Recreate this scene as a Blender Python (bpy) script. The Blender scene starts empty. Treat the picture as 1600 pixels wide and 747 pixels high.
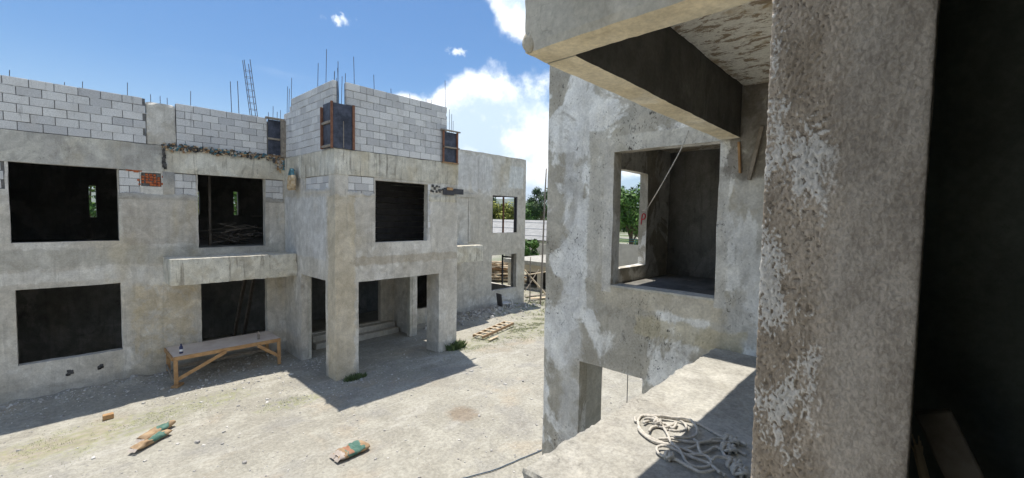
import bpy, math, random
from mathutils import Vector, Matrix, noise
sc = bpy.context.scene
R = math.radians
# ------------------------------------------------------------------ camera
cam = bpy.data.cameras.new('camera'); co = bpy.data.objects.new('camera', cam); sc.collection.objects.link(co)
cam.sensor_width = 36; cam.angle = 2*math.atan(800/668.04); cam.clip_start = 0.02; cam.clip_end = 20000
def cam_axes(yaw, pitch, roll):
    f = Vector((math.cos(pitch)*math.cos(yaw), math.cos(pitch)*math.sin(yaw), math.sin(pitch)))
    r = f.cross(Vector((0,0,1))).normalized(); u = r.cross(f)
    c, s = math.cos(roll), math.sin(roll)
    return r*c+u*s, u*c-r*s, f
_r, _u, _f = cam_axes(R(43.0625), R(-2.938), R(0.9216))
co.matrix_world = Matrix(((_r.x,_u.x,-_f.x,0),(_r.y,_u.y,-_f.y,0),(_r.z,_u.z,-_f.z,0),(0,0,0,1)))
sc.camera = co
# ------------------------------------------------------------------ light
SUN = Vector((0.085, 0.232, 1.0)).normalized()
sl = bpy.data.lights.new('sun', 'SUN'); sl.energy = 2.05; sl.angle = R(0.53); sl.color = (1.0, 0.94, 0.85)
so = bpy.data.objects.new('sun', sl); sc.collection.objects.link(so)
so.rotation_euler = SUN.to_track_quat('Z', 'Y').to_euler()
sc.view_settings.view_transform = 'Standard'; sc.view_settings.look = 'None'
sc.view_settings.exposure = 1.60; sc.view_settings.gamma = 1
# ------------------------------------------------------------------ node helpers
class NT:
    def __init__(s, tree): s.t = tree; s.n = tree.nodes; s.l = tree.links
    def new(s, typ, **kw):
        nd = s.n.new(typ)
        for k, v in kw.items(): setattr(nd, k, v)
        return nd
    def put(s, sock, v):
        if isinstance(v, bpy.types.NodeSocket): s.l.new(v, sock)
        elif isinstance(v, (tuple, list)) and len(v) == 3 and sock.type == 'RGBA': sock.default_value = (*v, 1)
        else: sock.default_value = v
    def math(s, op, a, b=0.0, c=None, clamp=False):
        m = s.new('ShaderNodeMath', operation=op, use_clamp=clamp); s.put(m.inputs[0], a); s.put(m.inputs[1], b)
        if c is not None: s.put(m.inputs[2], c)
        return m.outputs[0]
    def mix(s, f, a, b, mode='MIX'):
        m = s.new('ShaderNodeMix', data_type='RGBA', blend_type=mode); s.put(m.inputs[0], f); s.put(m.inputs[6], a); s.put(m.inputs[7], b)
        return m.outputs[2]
    def ramp(s, f, lo, hi, a=0.0, b=1.0):
        m = s.new('ShaderNodeMapRange', interpolation_type='SMOOTHSTEP'); s.put(m.inputs[0], f)
        for i, v in ((1, lo), (2, hi), (3, a), (4, b)): s.put(m.inputs[i], v)
        return m.outputs[0]
    def mapping(s, vec, scale=(1,1,1), loc=(0,0,0)):
        m = s.new('ShaderNodeMapping'); s.l.new(vec, m.inputs[0]); m.inputs['Scale'].default_value = scale; m.inputs['Location'].default_value = loc
        return m.outputs[0]
    def noise(s, vec, scale, detail=4, rough=0.55, dist=0.0):
        m = s.new('ShaderNodeTexNoise'); s.l.new(vec, m.inputs['Vector'])
        m.inputs['Scale'].default_value = scale; m.inputs['Detail'].default_value = detail; m.inputs['Roughness'].default_value = rough; m.inputs['Distortion'].default_value = dist
        return m.outputs['Fac']
    def voro(s, vec, scale, feature='F1', rand=1.0):
        m = s.new('ShaderNodeTexVoronoi', feature=feature); s.l.new(vec, m.inputs['Vector']); m.inputs['Scale'].default_value = scale; m.inputs['Randomness'].default_value = rand
        return m
# ------------------------------------------------------------------ world: physical sky with clouds
w = bpy.data.worlds.new('World'); sc.world = w; w.use_nodes = True
q = NT(w.node_tree); q.n.clear()
sky = q.new('ShaderNodeTexSky', sky_type='NISHITA'); sky.sun_disc = False
sky.sun_elevation = math.asin(SUN.z); sky.sun_rotation = math.atan2(SUN.x, SUN.y)
sky.altitude = 0; sky.air_density = 1.0; sky.dust_density = 0.6; sky.ozone_density = 2.5
tc = q.new('ShaderNodeTexCoord').outputs['Generated']
sep = q.new('ShaderNodeSeparateXYZ'); q.l.new(tc, sep.inputs[0])
el = q.math('MULTIPLY', q.math('ARCSINE', sep.outputs[2]), 180/math.pi)
az = q.math('MULTIPLY', q.math('ARCTAN2', sep.outputs[1], sep.outputs[0]), 180/math.pi)
def blob(a0, e0, ra, re, off=0.0):
    da = q.math('DIVIDE', q.math('SUBTRACT', az, a0), ra); de = q.math('DIVIDE', q.math('SUBTRACT', el, e0), re)
    d2 = q.math('ADD', q.math('MULTIPLY', da, da), q.math('MULTIPLY', de, de))
    return q.math('SUBTRACT', 1.0+off, q.math('SQRT', d2))          # 1 in the middle, 0 at the rim
blobs = [(42.5,11.0,9.5,8.4),(47.5,12.5,6.0,6.2),(52.5,11.0,6.0,5.6),(56.5,12.6,4.2,3.0),(46,4,18,7.5),(30,12,9,7),(41.5,26.5,5.6,5.2),(36,30,9,6),
         (12,17,11,8),(-14,22,15,9),(-40,18,18,12),(-75,30,18,14),(-105,20,18,12),(120,20,14,7),(150,18,18,12),(-140,26,20,14),(175,34,16,10),(-60,50,22,10),(-120,52,24,11),(100,5,12,3)]  # most of these lie out of view, added to brighten the shaded walls
s_ = None
for b in blobs:
    v = blob(*b); s_ = v if s_ is None else q.math('MAXIMUM', s_, v)
n1 = q.noise(tc, 7.5, 10, 0.60, 0.1); n2 = q.noise(q.mapping(tc, (1,1,1.6), (3,1,2)), 4.0, 6, 0.6)
dens = q.math('ADD', s_, q.math('MULTIPLY', q.math('SUBTRACT', n1, 0.5), 1.5))
mask = q.ramp(dens, 0.0, 0.30)
wisp = q.math('MULTIPLY', q.ramp(q.noise(q.mapping(tc, (1,1,3.5), (5,2,0)), 2.6, 9, 0.66, 0.6), 0.58, 0.9), 0.15)
mask = q.math('MAXIMUM', q.math('MULTIPLY', mask, 0.97), wisp)
relief = q.math('SUBTRACT', q.noise(q.mapping(tc,(1,1,1),(0,0,.045)), 7.5, 7, .6, .1), n1)
shade = q.ramp(q.math('ADD', q.math('ADD', n2, q.math('MULTIPLY', q.ramp(dens, .2, .9), .18)), q.math('MULTIPLY', relief, 1.5)), 0.42, 0.74)
ccol = q.mix(shade, (3.9, 4.05, 4.2), (2.1, 2.6, 3.05))
hs = q.new('ShaderNodeHueSaturation'); hs.inputs['Saturation'].default_value = 1.28; hs.inputs['Value'].default_value = 0.39
q.l.new(sky.outputs[0], hs.inputs['Color'])
low = q.mix(q.ramp(el, 17, 1, 0, .60), hs.outputs[0], (1.55, 2.15, 2.75))     # paler air towards the horizon
n3 = q.noise(tc, 26, 8, .7, .3)
puff = q.math('ADD', q.math('MAXIMUM', blob(65.2,22.2,2.6,1.1), q.math('MAXIMUM', blob(50.6,20.5,2.0,.9), blob(58.5,25.8,2.2,.8))), q.math('MULTIPLY', q.math('SUBTRACT', n3, .5), 3.4))
puff = q.ramp(puff, .35, .95, 0, .75)
skyc = q.mix(q.math('MAXIMUM', mask, puff), low, ccol)
bg = q.new('ShaderNodeBackground'); q.l.new(skyc, bg.inputs[0]); bg.inputs[1].default_value = 0.118
wo = q.new('ShaderNodeOutputWorld'); q.l.new(bg.outputs[0], wo.inputs[0])
# ------------------------------------------------------------------ materials
def material(name, build, rough=0.9, spec=0.25):
    m = bpy.data.materials.new(name); m.use_nodes = True; k = NT(m.node_tree); k.n.clear()
    b = k.new('ShaderNodeBsdfPrincipled'); o = k.new('ShaderNodeOutputMaterial'); k.l.new(b.outputs[0], o.inputs[0])
    b.inputs['Roughness'].default_value = rough; b.inputs['Specular IOR Level'].default_value = spec
    tcn = k.new('ShaderNodeTexCoord').outputs['Object']
    col, h, strength, dist = build(k, tcn, b)
    k.put(b.inputs['Base Color'], col)
    if h is not None:
        bp = k.new('ShaderNodeBump'); bp.inputs['Strength'].default_value = strength; bp.inputs['Distance'].default_value = dist
        k.l.new(h, bp.inputs['Height']); k.l.new(bp.outputs[0], b.inputs['Normal'])
    return m
def concrete(name, a, b, dark, light, pits=0.5, streak=0.5, bump=0.5, dist=0.02, big=0.8, lw=0.5, stain=0.5, yellow=0.35, patches=(), grain=0.28, tint=(1,1,1), limelo=.52):
    def f(k, v, _):
        n_big = k.noise(v, big, 6, 0.6, 0.4); n_mid = k.noise(v, 4.5, 7, 0.65, 0.2); n_fine = k.noise(v, 38, 6, 0.7)
        c = k.mix(k.ramp(n_big, 0.36, 0.64), a, b)
        pt = k.ramp(k.noise(k.mapping(v, (1,1,.8), (7,3,1)), 1.15, 8, 0.62, 0.6), limelo, limelo+.055, 0, lw)
        c = k.mix(pt, c, light)
        pd = k.ramp(k.noise(k.mapping(v, (1,1,.9), (1,9,4)), 1.7, 8, 0.68, 0.8), 0.54, 0.68, 0, stain)
        c = k.mix(pd, c, dark)
        if patches:
            wp = k.new('ShaderNodeNewGeometry').outputs['Position']; sp = k.new('ShaderNodeSeparateXYZ'); k.l.new(wp, sp.inputs[0])
            pn = k.math('SUBTRACT', k.noise(k.mapping(wp, (1,1,1), (3,3,9)), 3.2, 8, .68, .4), .5)
            for (rng_, soft, col, amt) in patches:
                dd = None
                for ax_, lo_, hi_ in rng_:
                    c0 = (lo_+hi_)/2; h0 = (hi_-lo_)/2
                    e_ = k.math('SUBTRACT', k.math('ABSOLUTE', k.math('SUBTRACT', sp.outputs[ax_], c0)), h0)
                    dd = e_ if dd is None else k.math('MAXIMUM', dd, e_)
                c = k.mix(k.ramp(k.math('ADD', dd, k.math('MULTIPLY', pn, soft*4)), -soft*.35, soft*.35, amt, 0), c, col)
        ye = k.ramp(k.noise(k.mapping(v, (1,1,.4), (12,9,4)), 0.9, 6, 0.6, 0.3), 0.54, 0.72, 0, yellow)
        c = k.mix(ye, c, (0.40, 0.33, 0.20))
        st = k.ramp(k.noise(k.mapping(v, (7,7,.5), (2,2,2)), 1.4, 8, 0.7), 0.52, 0.66, 0, streak)
        c = k.mix(st, c, dark)
        c = k.mix(grain, c, k.mix(k.ramp(n_fine, 0.3, 0.72), (0.55,0.55,0.55), (1.45,1.45,1.45)), 'MULTIPLY')
        soft = k.noise(k.mapping(v, (1,1,.75), (5,8,2)), 2.3, 9, 0.6, 1.6)
        c = k.mix(0.7, c, k.mix(k.ramp(soft, 0.36, 0.66), (0.84,0.835,0.82), (1.14,1.14,1.14)), 'MULTIPLY')
        c = k.mix(1.0, c, tint, 'MULTIPLY')
        c = k.mix(0.4, c, k.mix(k.ramp(n_mid, 0.3, 0.7), (0.74,0.74,0.75), (1.2,1.2,1.18)), 'MULTIPLY')
        pv = k.noise(k.mapping(v, (1,1,.8)), 17, 5, 0.75, 1.6)
        pit = k.ramp(pv, 0.585, 0.64)
        msk = k.ramp(k.noise(v, 1.4, 4, 0.6), 0.42, 0.62)
        pit = k.math('MULTIPLY', pit, k.math('MULTIPLY', msk, pits))
        c = k.mix(pit, c, tuple(x*0.45 for x in dark))
        h = k.math('ADD', k.math('MULTIPLY', n_mid, 0.8), k.math('MULTIPLY', n_fine, grain*.8))
        h = k.math('SUBTRACT', h, k.math('MULTIPLY', pit, 0.8))
        return c, h, bump, dist
    return material(name, f)
M = {}
FAR_PATCH = [
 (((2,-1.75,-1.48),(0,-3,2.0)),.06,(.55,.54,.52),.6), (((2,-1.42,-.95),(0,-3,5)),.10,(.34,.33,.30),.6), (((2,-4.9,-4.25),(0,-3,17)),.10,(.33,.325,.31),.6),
 (((0,1.4,2.7),(2,-3.9,-2.0),(1,15,15.3)),.22,(.45,.37,.24),.5), (((0,5.0,5.72),(1,11.2,11.8),(2,-4.9,.5)),.10,(.47,.40,.28),.55), (((0,5.0,5.3),(1,11.9,15),(2,-1.3,.5)),.10,(.52,.53,.55),.6),
 (((0,5.7,9.5),(1,11.2,11.4),(2,-1.45,-1.2)),.07,(.37,.33,.27),.75), (((0,9.2,14.6),(2,1.2,2.9),(1,14.9,15.2)),.22,(.56,.56,.57),.65), (((0,15.8,16.9),(2,1.5,2.6),(1,14.9,15.2)),.10,(.58,.60,.61),.7),
 (((0,13.2,17.1),(2,-3.9,1.0),(1,14.9,15.2)),.12,(.42,.39,.34),.6), (((0,3.0,4.7),(2,-1.1,.42),(1,15,15.2)),.05,(.34,.32,.29),.7), (((0,1.2,2.8),(2,-.9,.35),(1,15,15.2)),.07,(.38,.35,.31),.7)]
NEAR_PATCH = [
 (((1,3.06,3.35),(2,-1.3,1.2),(0,5,5.2)),.06,(.42,.395,.34),.75), (((1,1.40,3.25),(2,.88,1.10),(0,5,5.2)),.03,(.50,.48,.43),.9), (((1,1.46,3.2),(2,-1.16,-.90),(0,5,5.2)),.07,(.46,.42,.34),.85),
 (((1,2.96,3.10),(2,-1.0,1.05),(0,5,5.2)),.02,(.50,.48,.44),.9), (((1,1.50,1.62),(2,-1.0,.6),(0,5,5.2)),.03,(.49,.48,.45),.9), (((1,3.42,3.75),(2,-4.6,1.4),(0,5,5.2)),.16,(.58,.58,.575),.6),
 (((1,.3,1.5),(2,-1.4,.5),(0,5,5.2)),.15,(.52,.53,.54),.5), (((1,1.3,2.6),(2,-1.5,-1.25),(0,5,5.2)),.08,(.44,.39,.27),.7), (((1,.2,1.55),(2,.45,1.5),(0,5,5.2)),.10,(.14,.125,.11),.75)]
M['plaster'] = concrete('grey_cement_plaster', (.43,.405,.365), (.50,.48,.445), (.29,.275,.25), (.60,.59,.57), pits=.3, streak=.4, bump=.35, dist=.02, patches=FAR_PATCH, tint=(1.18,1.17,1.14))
M['plaster_dark'] = concrete('fresh_dark_plaster', (.30,.295,.28), (.37,.36,.34), (.22,.215,.2), (.46,.455,.44), pits=.2, streak=.2, bump=.3, yellow=.1, tint=(1.1,1.07,1.02))
M['raw'] = concrete('raw_cast_concrete', (.50,.465,.39), (.57,.55,.49), (.24,.22,.19), (.66,.65,.60), pits=.6, streak=.85, bump=.5, yellow=.5, tint=(1.10,1.095,1.07))
M['raw_dark'] = concrete('grey_cast_concrete', (.34,.33,.31), (.43,.42,.39), (.24,.235,.22), (.56,.55,.50), pits=.5, streak=.3, bump=.5, yellow=.3, tint=(1.14,1.13,1.11))
M['near'] = concrete('pitted_limewashed_plaster', (.43,.405,.35), (.37,.345,.295), (.22,.20,.165), (.76,.76,.745), pits=1.0, streak=.25, bump=.55, dist=.022, big=1.2, lw=.8, stain=.65, yellow=.4, patches=NEAR_PATCH, tint=(1.20,1.195,1.175), grain=.3, limelo=.475)
M['slab'] = concrete('sunlit_slab_concrete', (.42,.405,.365), (.48,.465,.42), (.33,.31,.28), (.56,.545,.50), pits=.45, streak=0, bump=.6, dist=.02, lw=.5, stain=.45, yellow=.15, tint=(.86,.86,.85), grain=.45)
M['beam'] = concrete('smooth_beam_concrete', (.47,.455,.41), (.52,.505,.46), (.34,.32,.28), (.60,.59,.56), pits=.4, streak=.1, bump=.4, yellow=.3, tint=(1.07,1.065,1.04))
M['beam_under'] = concrete('bounce_lit_yellowish_cast_concrete', (.74,.65,.47), (.78,.71,.55), (.55,.46,.31), (.82,.78,.68), pits=.25, streak=0, bump=.3, yellow=.5)  # yellowish cast concrete, colour raised to stand for bounce off the sunlit slab
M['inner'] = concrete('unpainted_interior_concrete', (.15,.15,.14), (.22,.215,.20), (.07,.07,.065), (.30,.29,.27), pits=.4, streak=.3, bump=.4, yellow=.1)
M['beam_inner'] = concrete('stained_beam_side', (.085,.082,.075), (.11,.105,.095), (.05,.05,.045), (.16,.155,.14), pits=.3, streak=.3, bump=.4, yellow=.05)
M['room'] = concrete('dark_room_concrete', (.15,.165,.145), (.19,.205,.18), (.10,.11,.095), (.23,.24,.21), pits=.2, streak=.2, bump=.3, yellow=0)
def jamb(k, v, _):
    at = k.new('ShaderNodeAttribute'); at.attribute_name = 'mortar'; sa = k.new('ShaderNodeSeparateColor'); k.l.new(at.outputs['Color'], sa.inputs[0])
    lime, pit, tone = sa.outputs[0], sa.outputs[1], sa.outputs[2]
    n1 = k.noise(k.mapping(v, (1,1,.7)), 120, 6, 0.7, .5); n4 = k.noise(k.mapping(v,(1,1,.5)), 9, 7, .7)
    c = k.mix(k.ramp(n4, .4, .6), (.34,.28,.215), (.48,.405,.325))
    c = k.mix(k.math('MULTIPLY', tone, .6), c, k.mix(k.ramp(n4,.4,.62), (.38,.34,.295), (.50,.455,.40)))
    edge = k.math('ADD', lime, k.math('MULTIPLY', k.math('SUBTRACT', n1, .5), .9))
    c = k.mix(k.math('MULTIPLY', k.ramp(edge, .35, .75), .75), c, (.74,.715,.67))
    c = k.mix(k.math('MULTIPLY', k.ramp(k.math('ADD', pit, k.math('MULTIPLY', k.math('SUBTRACT', n1, .5), .8)), .45, .85), .7), c, (.13,.105,.08))
    c = k.mix(.55, c, k.mix(k.ramp(n1, .32, .68), (.55,.55,.55), (1.4,1.4,1.4)), 'MULTIPLY')
    return c, n1, .45, .006
M['jamb'] = material('rough_thrown_mortar', jamb)
def soffit(k, v, _):
    a = k.noise(k.mapping(v, (1.7,1,1)), 5.5, 10, .76, .5)
    c = k.mix(k.ramp(a, .515, .56), (.86,.83,.75), (.34,.27,.19))
    c = k.mix(k.ramp(k.noise(v, 1.3, 7, .65), .52, .62, 0, .75), c, (.48,.37,.22))
    c = k.mix(.5, c, k.mix(k.ramp(k.noise(v, 40, 5, .7), .3, .7), (.7,.7,.7), (1.2,1.2,1.2)), 'MULTIPLY')
    return c, a, .5, .01
M['soffit'] = material('flaking_whitewashed_ceiling', soffit)
def blockm(k, v, _):
    oi = k.new('ShaderNodeObjectInfo')
    wv = k.new('ShaderNodeNewGeometry').outputs['Position']
    c = k.mix(oi.outputs['Random'], (.50,.50,.505), (.72,.715,.70))
    c = k.mix(k.ramp(k.noise(wv, 1.6, 6, .65), .45, .7, 0, .4), c, (.48,.46,.43))
    c = k.mix(k.ramp(k.noise(k.mapping(wv,(4,4,.6)), 1.8, 6, .65), .60, .74, 0, .5), c, (.22,.21,.2))
    n = k.noise(wv, 55, 6, .75)
    c = k.mix(.6, c, k.mix(k.ramp(n, .3, .7), (.62,.62,.62), (1.25,1.25,1.25)), 'MULTIPLY')
    return c, n, .5, .01
M['block'] = material('pale_cement_block', blockm)
def plain(name, a, b, scale=8, bump=.3, dist=.01, rough=.85, stretch=(1,1,1), spec=.25, d=6):
    def f(k, v, _):
        n = k.noise(k.mapping(v, stretch), scale, d, .65)
        return k.mix(k.ramp(n, .3, .7), a, b), n, bump, dist
    return material(name, f, rough, spec)
M['mortar'] = plain('dark_mortar', (.10,.10,.10), (.20,.195,.19), 12)
M['ply'] = plain('black_film_ply', (.03,.035,.05), (.085,.095,.13), 5, .2, rough=.55)
M['wood'] = plain('weathered_timber', (.24,.15,.085), (.38,.25,.14), 9, .3, stretch=(1,1,4))
M['wood_bench'] = plain('orange_brown_timber', (.33,.19,.09), (.48,.30,.15), 7, .3)
M['wood_top'] = plain('dusty_ply_top', (.54,.45,.38), (.64,.56,.49), 3, .2)
M['wood_grey'] = plain('grey_timber', (.20,.17,.14), (.34,.30,.25), 10, .3)
M['wood_dark'] = plain('dark_shutter_board', (.035,.034,.034), (.065,.062,.06), 6, .2)  # near-black boards behind the porch window
M['wood_old'] = plain('dark_old_timber', (.07,.06,.05), (.14,.12,.10), 9, .3)  # darker timber tone for the pieces inside the doorways
M['wood_pale'] = plain('pale_timber', (.48,.38,.26), (.62,.52,.38), 6, .3)
M['rust'] = plain('red_brown_timber', (.16,.07,.045), (.26,.13,.08), 7, .3)
M['rebar'] = plain('rusty_steel', (.06,.05,.05), (.12,.09,.075), 20, .2, rough=.7)
M['redbrick'] = plain('red_clay_infill', (.34,.07,.03), (.50,.17,.07), 14, .5)
M['blackstain'] = plain('black_tar_mortar', (.03,.03,.03), (.12,.115,.11), 9, .7, .03)
M['stone'] = plain('grey_rubble_stone', (.26,.25,.235), (.46,.445,.42), 5, .5, .02)
M['bagpaper'] = plain('brown_sack_paper', (.25,.165,.095), (.40,.29,.18), 6, .3, spec=.2)
M['baggreen'] = plain('green_sack_print', (.05,.12,.095), (.12,.21,.17), 10, .3)
M['bagred'] = plain('faded_red_print', (.28,.13,.08), (.34,.19,.12), 10, .2)
M['bagwhite'] = plain('pale_sack_end', (.34,.29,.25), (.46,.41,.36), 8, .3)
M['teal'] = plain('teal_cloth', (.05,.13,.16), (.10,.22,.27), 12, .3)
M['yellowcloth'] = plain('straw_yellow_cloth', (.38,.26,.13), (.62,.52,.38), 6, .5, .02)
M['rope'] = plain('white_cotton_rope', (.42,.39,.34), (.60,.565,.50), 40, .3, .003)
M['bluecable'] = plain('dark_blue_hose', (.05,.08,.12), (.08,.12,.17), 8, .1, rough=.5)
M['bottleblue'] = plain('navy_plastic', (.015,.02,.07), (.02,.03,.10), 8, .05, rough=.35, spec=.5)
M['paper'] = plain('white_label', (.7,.7,.7), (.8,.8,.8), 8, .05)
M['redpaint'] = plain('red_spray_paint', (.45,.03,.05), (.55,.06,.08), 30, .05)
M['metal_pale'] = plain('pale_painted_metal', (.45,.45,.45), (.6,.6,.6), 8, .1, rough=.5)
M['black'] = plain('dark_slate_plastic', (.04,.04,.045), (.07,.07,.075), 8, .1, rough=.6)
M['roofwhite'] = plain('weathered_zinc_roof', (.24,.245,.24), (.34,.34,.335), 1.2, .1, rough=.6)
M['farwall'] = plain('beige_rendered_wall', (.48,.43,.35), (.58,.53,.44), 1.5, .2)
M['darkhole'] = plain('dark_shed_wall', (.07,.065,.06), (.12,.11,.10), 3, .2)  # dark tone for the shed walls behind the openings
M['bark'] = plain('brown_bark', (.10,.075,.05), (.18,.14,.10), 8, .6, .03)
M['greenrail'] = plain('green_painted_pipe', (.05,.14,.13), (.08,.2,.18), 8, .1, rough=.5)
def leafm(name, a, b):
    def f(k, v, bs):
        oi = k.new('ShaderNodeNewGeometry')
        n = k.noise(v, 1.3, 4, .6)
        c = k.mix(k.ramp(k.math('ADD', k.math('MULTIPLY', oi.outputs['Random Per Island'], .5), k.math('MULTIPLY', n, .7)), .3, .9), a, b)
        try: bs.inputs['Transmission Weight'].default_value = 0
        except Exception: pass
        return c, None, 0, 0
    return material(name, f, .6, .3)
M['leaf'] = leafm('mid_green_leaves', (.035,.09,.015), (.11,.22,.035))
M['leaf_dark'] = leafm('dark_green_leaves', (.018,.045,.012), (.06,.12,.025))
M['leaf_yellow'] = leafm('yellow_green_leaves', (.12,.15,.02), (.34,.34,.06))
M['grass'] = leafm('dry_green_grass', (.15,.18,.07), (.28,.31,.15))
M['weed'] = leafm('green_weed', (.05,.085,.03), (.13,.18,.07))
def groundm(k, v, _):
    v2 = v
    big = k.noise(v2, .35, 6, .6, .3); mid = k.noise(v2, 1.8, 7, .65, .3); fine = k.noise(v2, 14, 8, .75); peb = k.voro(v2, 26); peb2 = k.voro(v2, 9)
    c = k.mix(k.ramp(big, .4, .62), (.305,.29,.245), (.35,.335,.285))
    c = k.mix(k.ramp(mid, .44, .66, 0, .75), c, (.41,.395,.34))
    c = k.mix(k.ramp(k.noise(k.mapping(v2,(1,1,1),(8,3,0)), .9, 7, .7, .4), .5, .64, 0, .6), c, (.27,.262,.24))
    c = k.mix(k.ramp(k.noise(k.mapping(v2,(1,1,1),(4,7,0)), .6, 5, .6, .3), .55, .7, 0, .5), c, (.38,.32,.24))
    trk = k.noise(k.mapping(v2,(.35,1.6,1),(2,2,2)), 1.1, 7, .66, .5)
    c = k.mix(k.ramp(trk, .54, .66, 0, .45), c, (.47,.455,.41))
    dmp = k.noise(k.mapping(v2,(1,1,1),(9,9,2)), .75, 8, .7, .7)
    c = k.mix(k.ramp(dmp, .56, .66, 0, .45), c, (.23,.215,.185))
    # mossy patches
    sp = k.new('ShaderNodeSeparateXYZ'); k.l.new(v, sp.inputs[0])
    def patch(x, y, rx, ry):
        dx = k.math('DIVIDE', k.math('SUBTRACT', sp.outputs[0], x), rx); dy = k.math('DIVIDE', k.math('SUBTRACT', sp.outputs[1], y), ry)
        return k.ramp(k.math('ADD', k.math('SQRT', k.math('ADD', k.math('MULTIPLY', dx, dx), k.math('MULTIPLY', dy, dy))), k.math('MULTIPLY', k.math('SUBTRACT', k.noise(v2, 1.6, 6, .7), .5), 2.2)), .55, 1.1, 1, 0)
    g = None
    for p in ((.5,12.0,2.1,.9),(2.2,12.2,1.3,.6),(3.8,10.8,.8,.4),(12.3,11.4,2.6,.8),(14.5,11.8,2.4,.8),(16,10.5,4,1.6),(20,13,6,3),(24,20,8,6),(9.8,11.2,.9,.5)):
        m_ = patch(*p); g = m_ if g is None else k.math('MAXIMUM', g, m_)
    gm = k.math('MULTIPLY', g, k.ramp(k.noise(v2, 7, 7, .75), .42, .6, 0, .7))
    c = k.mix(gm, c, (.24,.25,.13))
    c = k.mix(k.math('MULTIPLY', patch(6.3,7.4,.38,.5), .7), c, (.22,.17,.12))
    far = k.ramp(k.math('SQRT', k.math('ADD', k.math('MULTIPLY', sp.outputs[0], sp.outputs[0]), k.math('MULTIPLY', sp.outputs[1], sp.outputs[1]))), 28, 60)
    c = k.mix(k.math('MULTIPLY', far, k.ramp(k.noise(v2, .06, 5, .6), .35, .55)), c, (.09,.13,.04))
    c = k.mix(.6, c, k.mix(k.ramp(fine, .32, .68), (.6,.6,.6), (1.22,1.22,1.22)), 'MULTIPLY')
    pm = k.ramp(peb.outputs['Distance'], .2, .34, 1, 0); pmask = k.ramp(k.noise(v2, 1.2, 4, .7), .46, .6)
    pm = k.math('MULTIPLY', pm, pmask)
    c = k.mix(k.math('MULTIPLY', pm, .35), c, k.mix(peb.outputs['Color'], (.22,.21,.2), (.5,.48,.45)))
    h = k.math('ADD', k.math('MULTIPLY', fine, .6), k.math('MULTIPLY', pm, .35)); h = k.math('ADD', h, k.math('MULTIPLY', mid, .6))
    return c, h, .8, .03
M['ground'] = material('dusty_gravel_ground', groundm)
def hillm(k, v, _):
    n = k.noise(v, .006, 7, .6)
    return k.mix(k.ramp(n, .35, .65), (.05,.09,.04), (.12,.14,.08)), None, 0, 0
M['hill'] = material('wooded_hillside', hillm)
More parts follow.
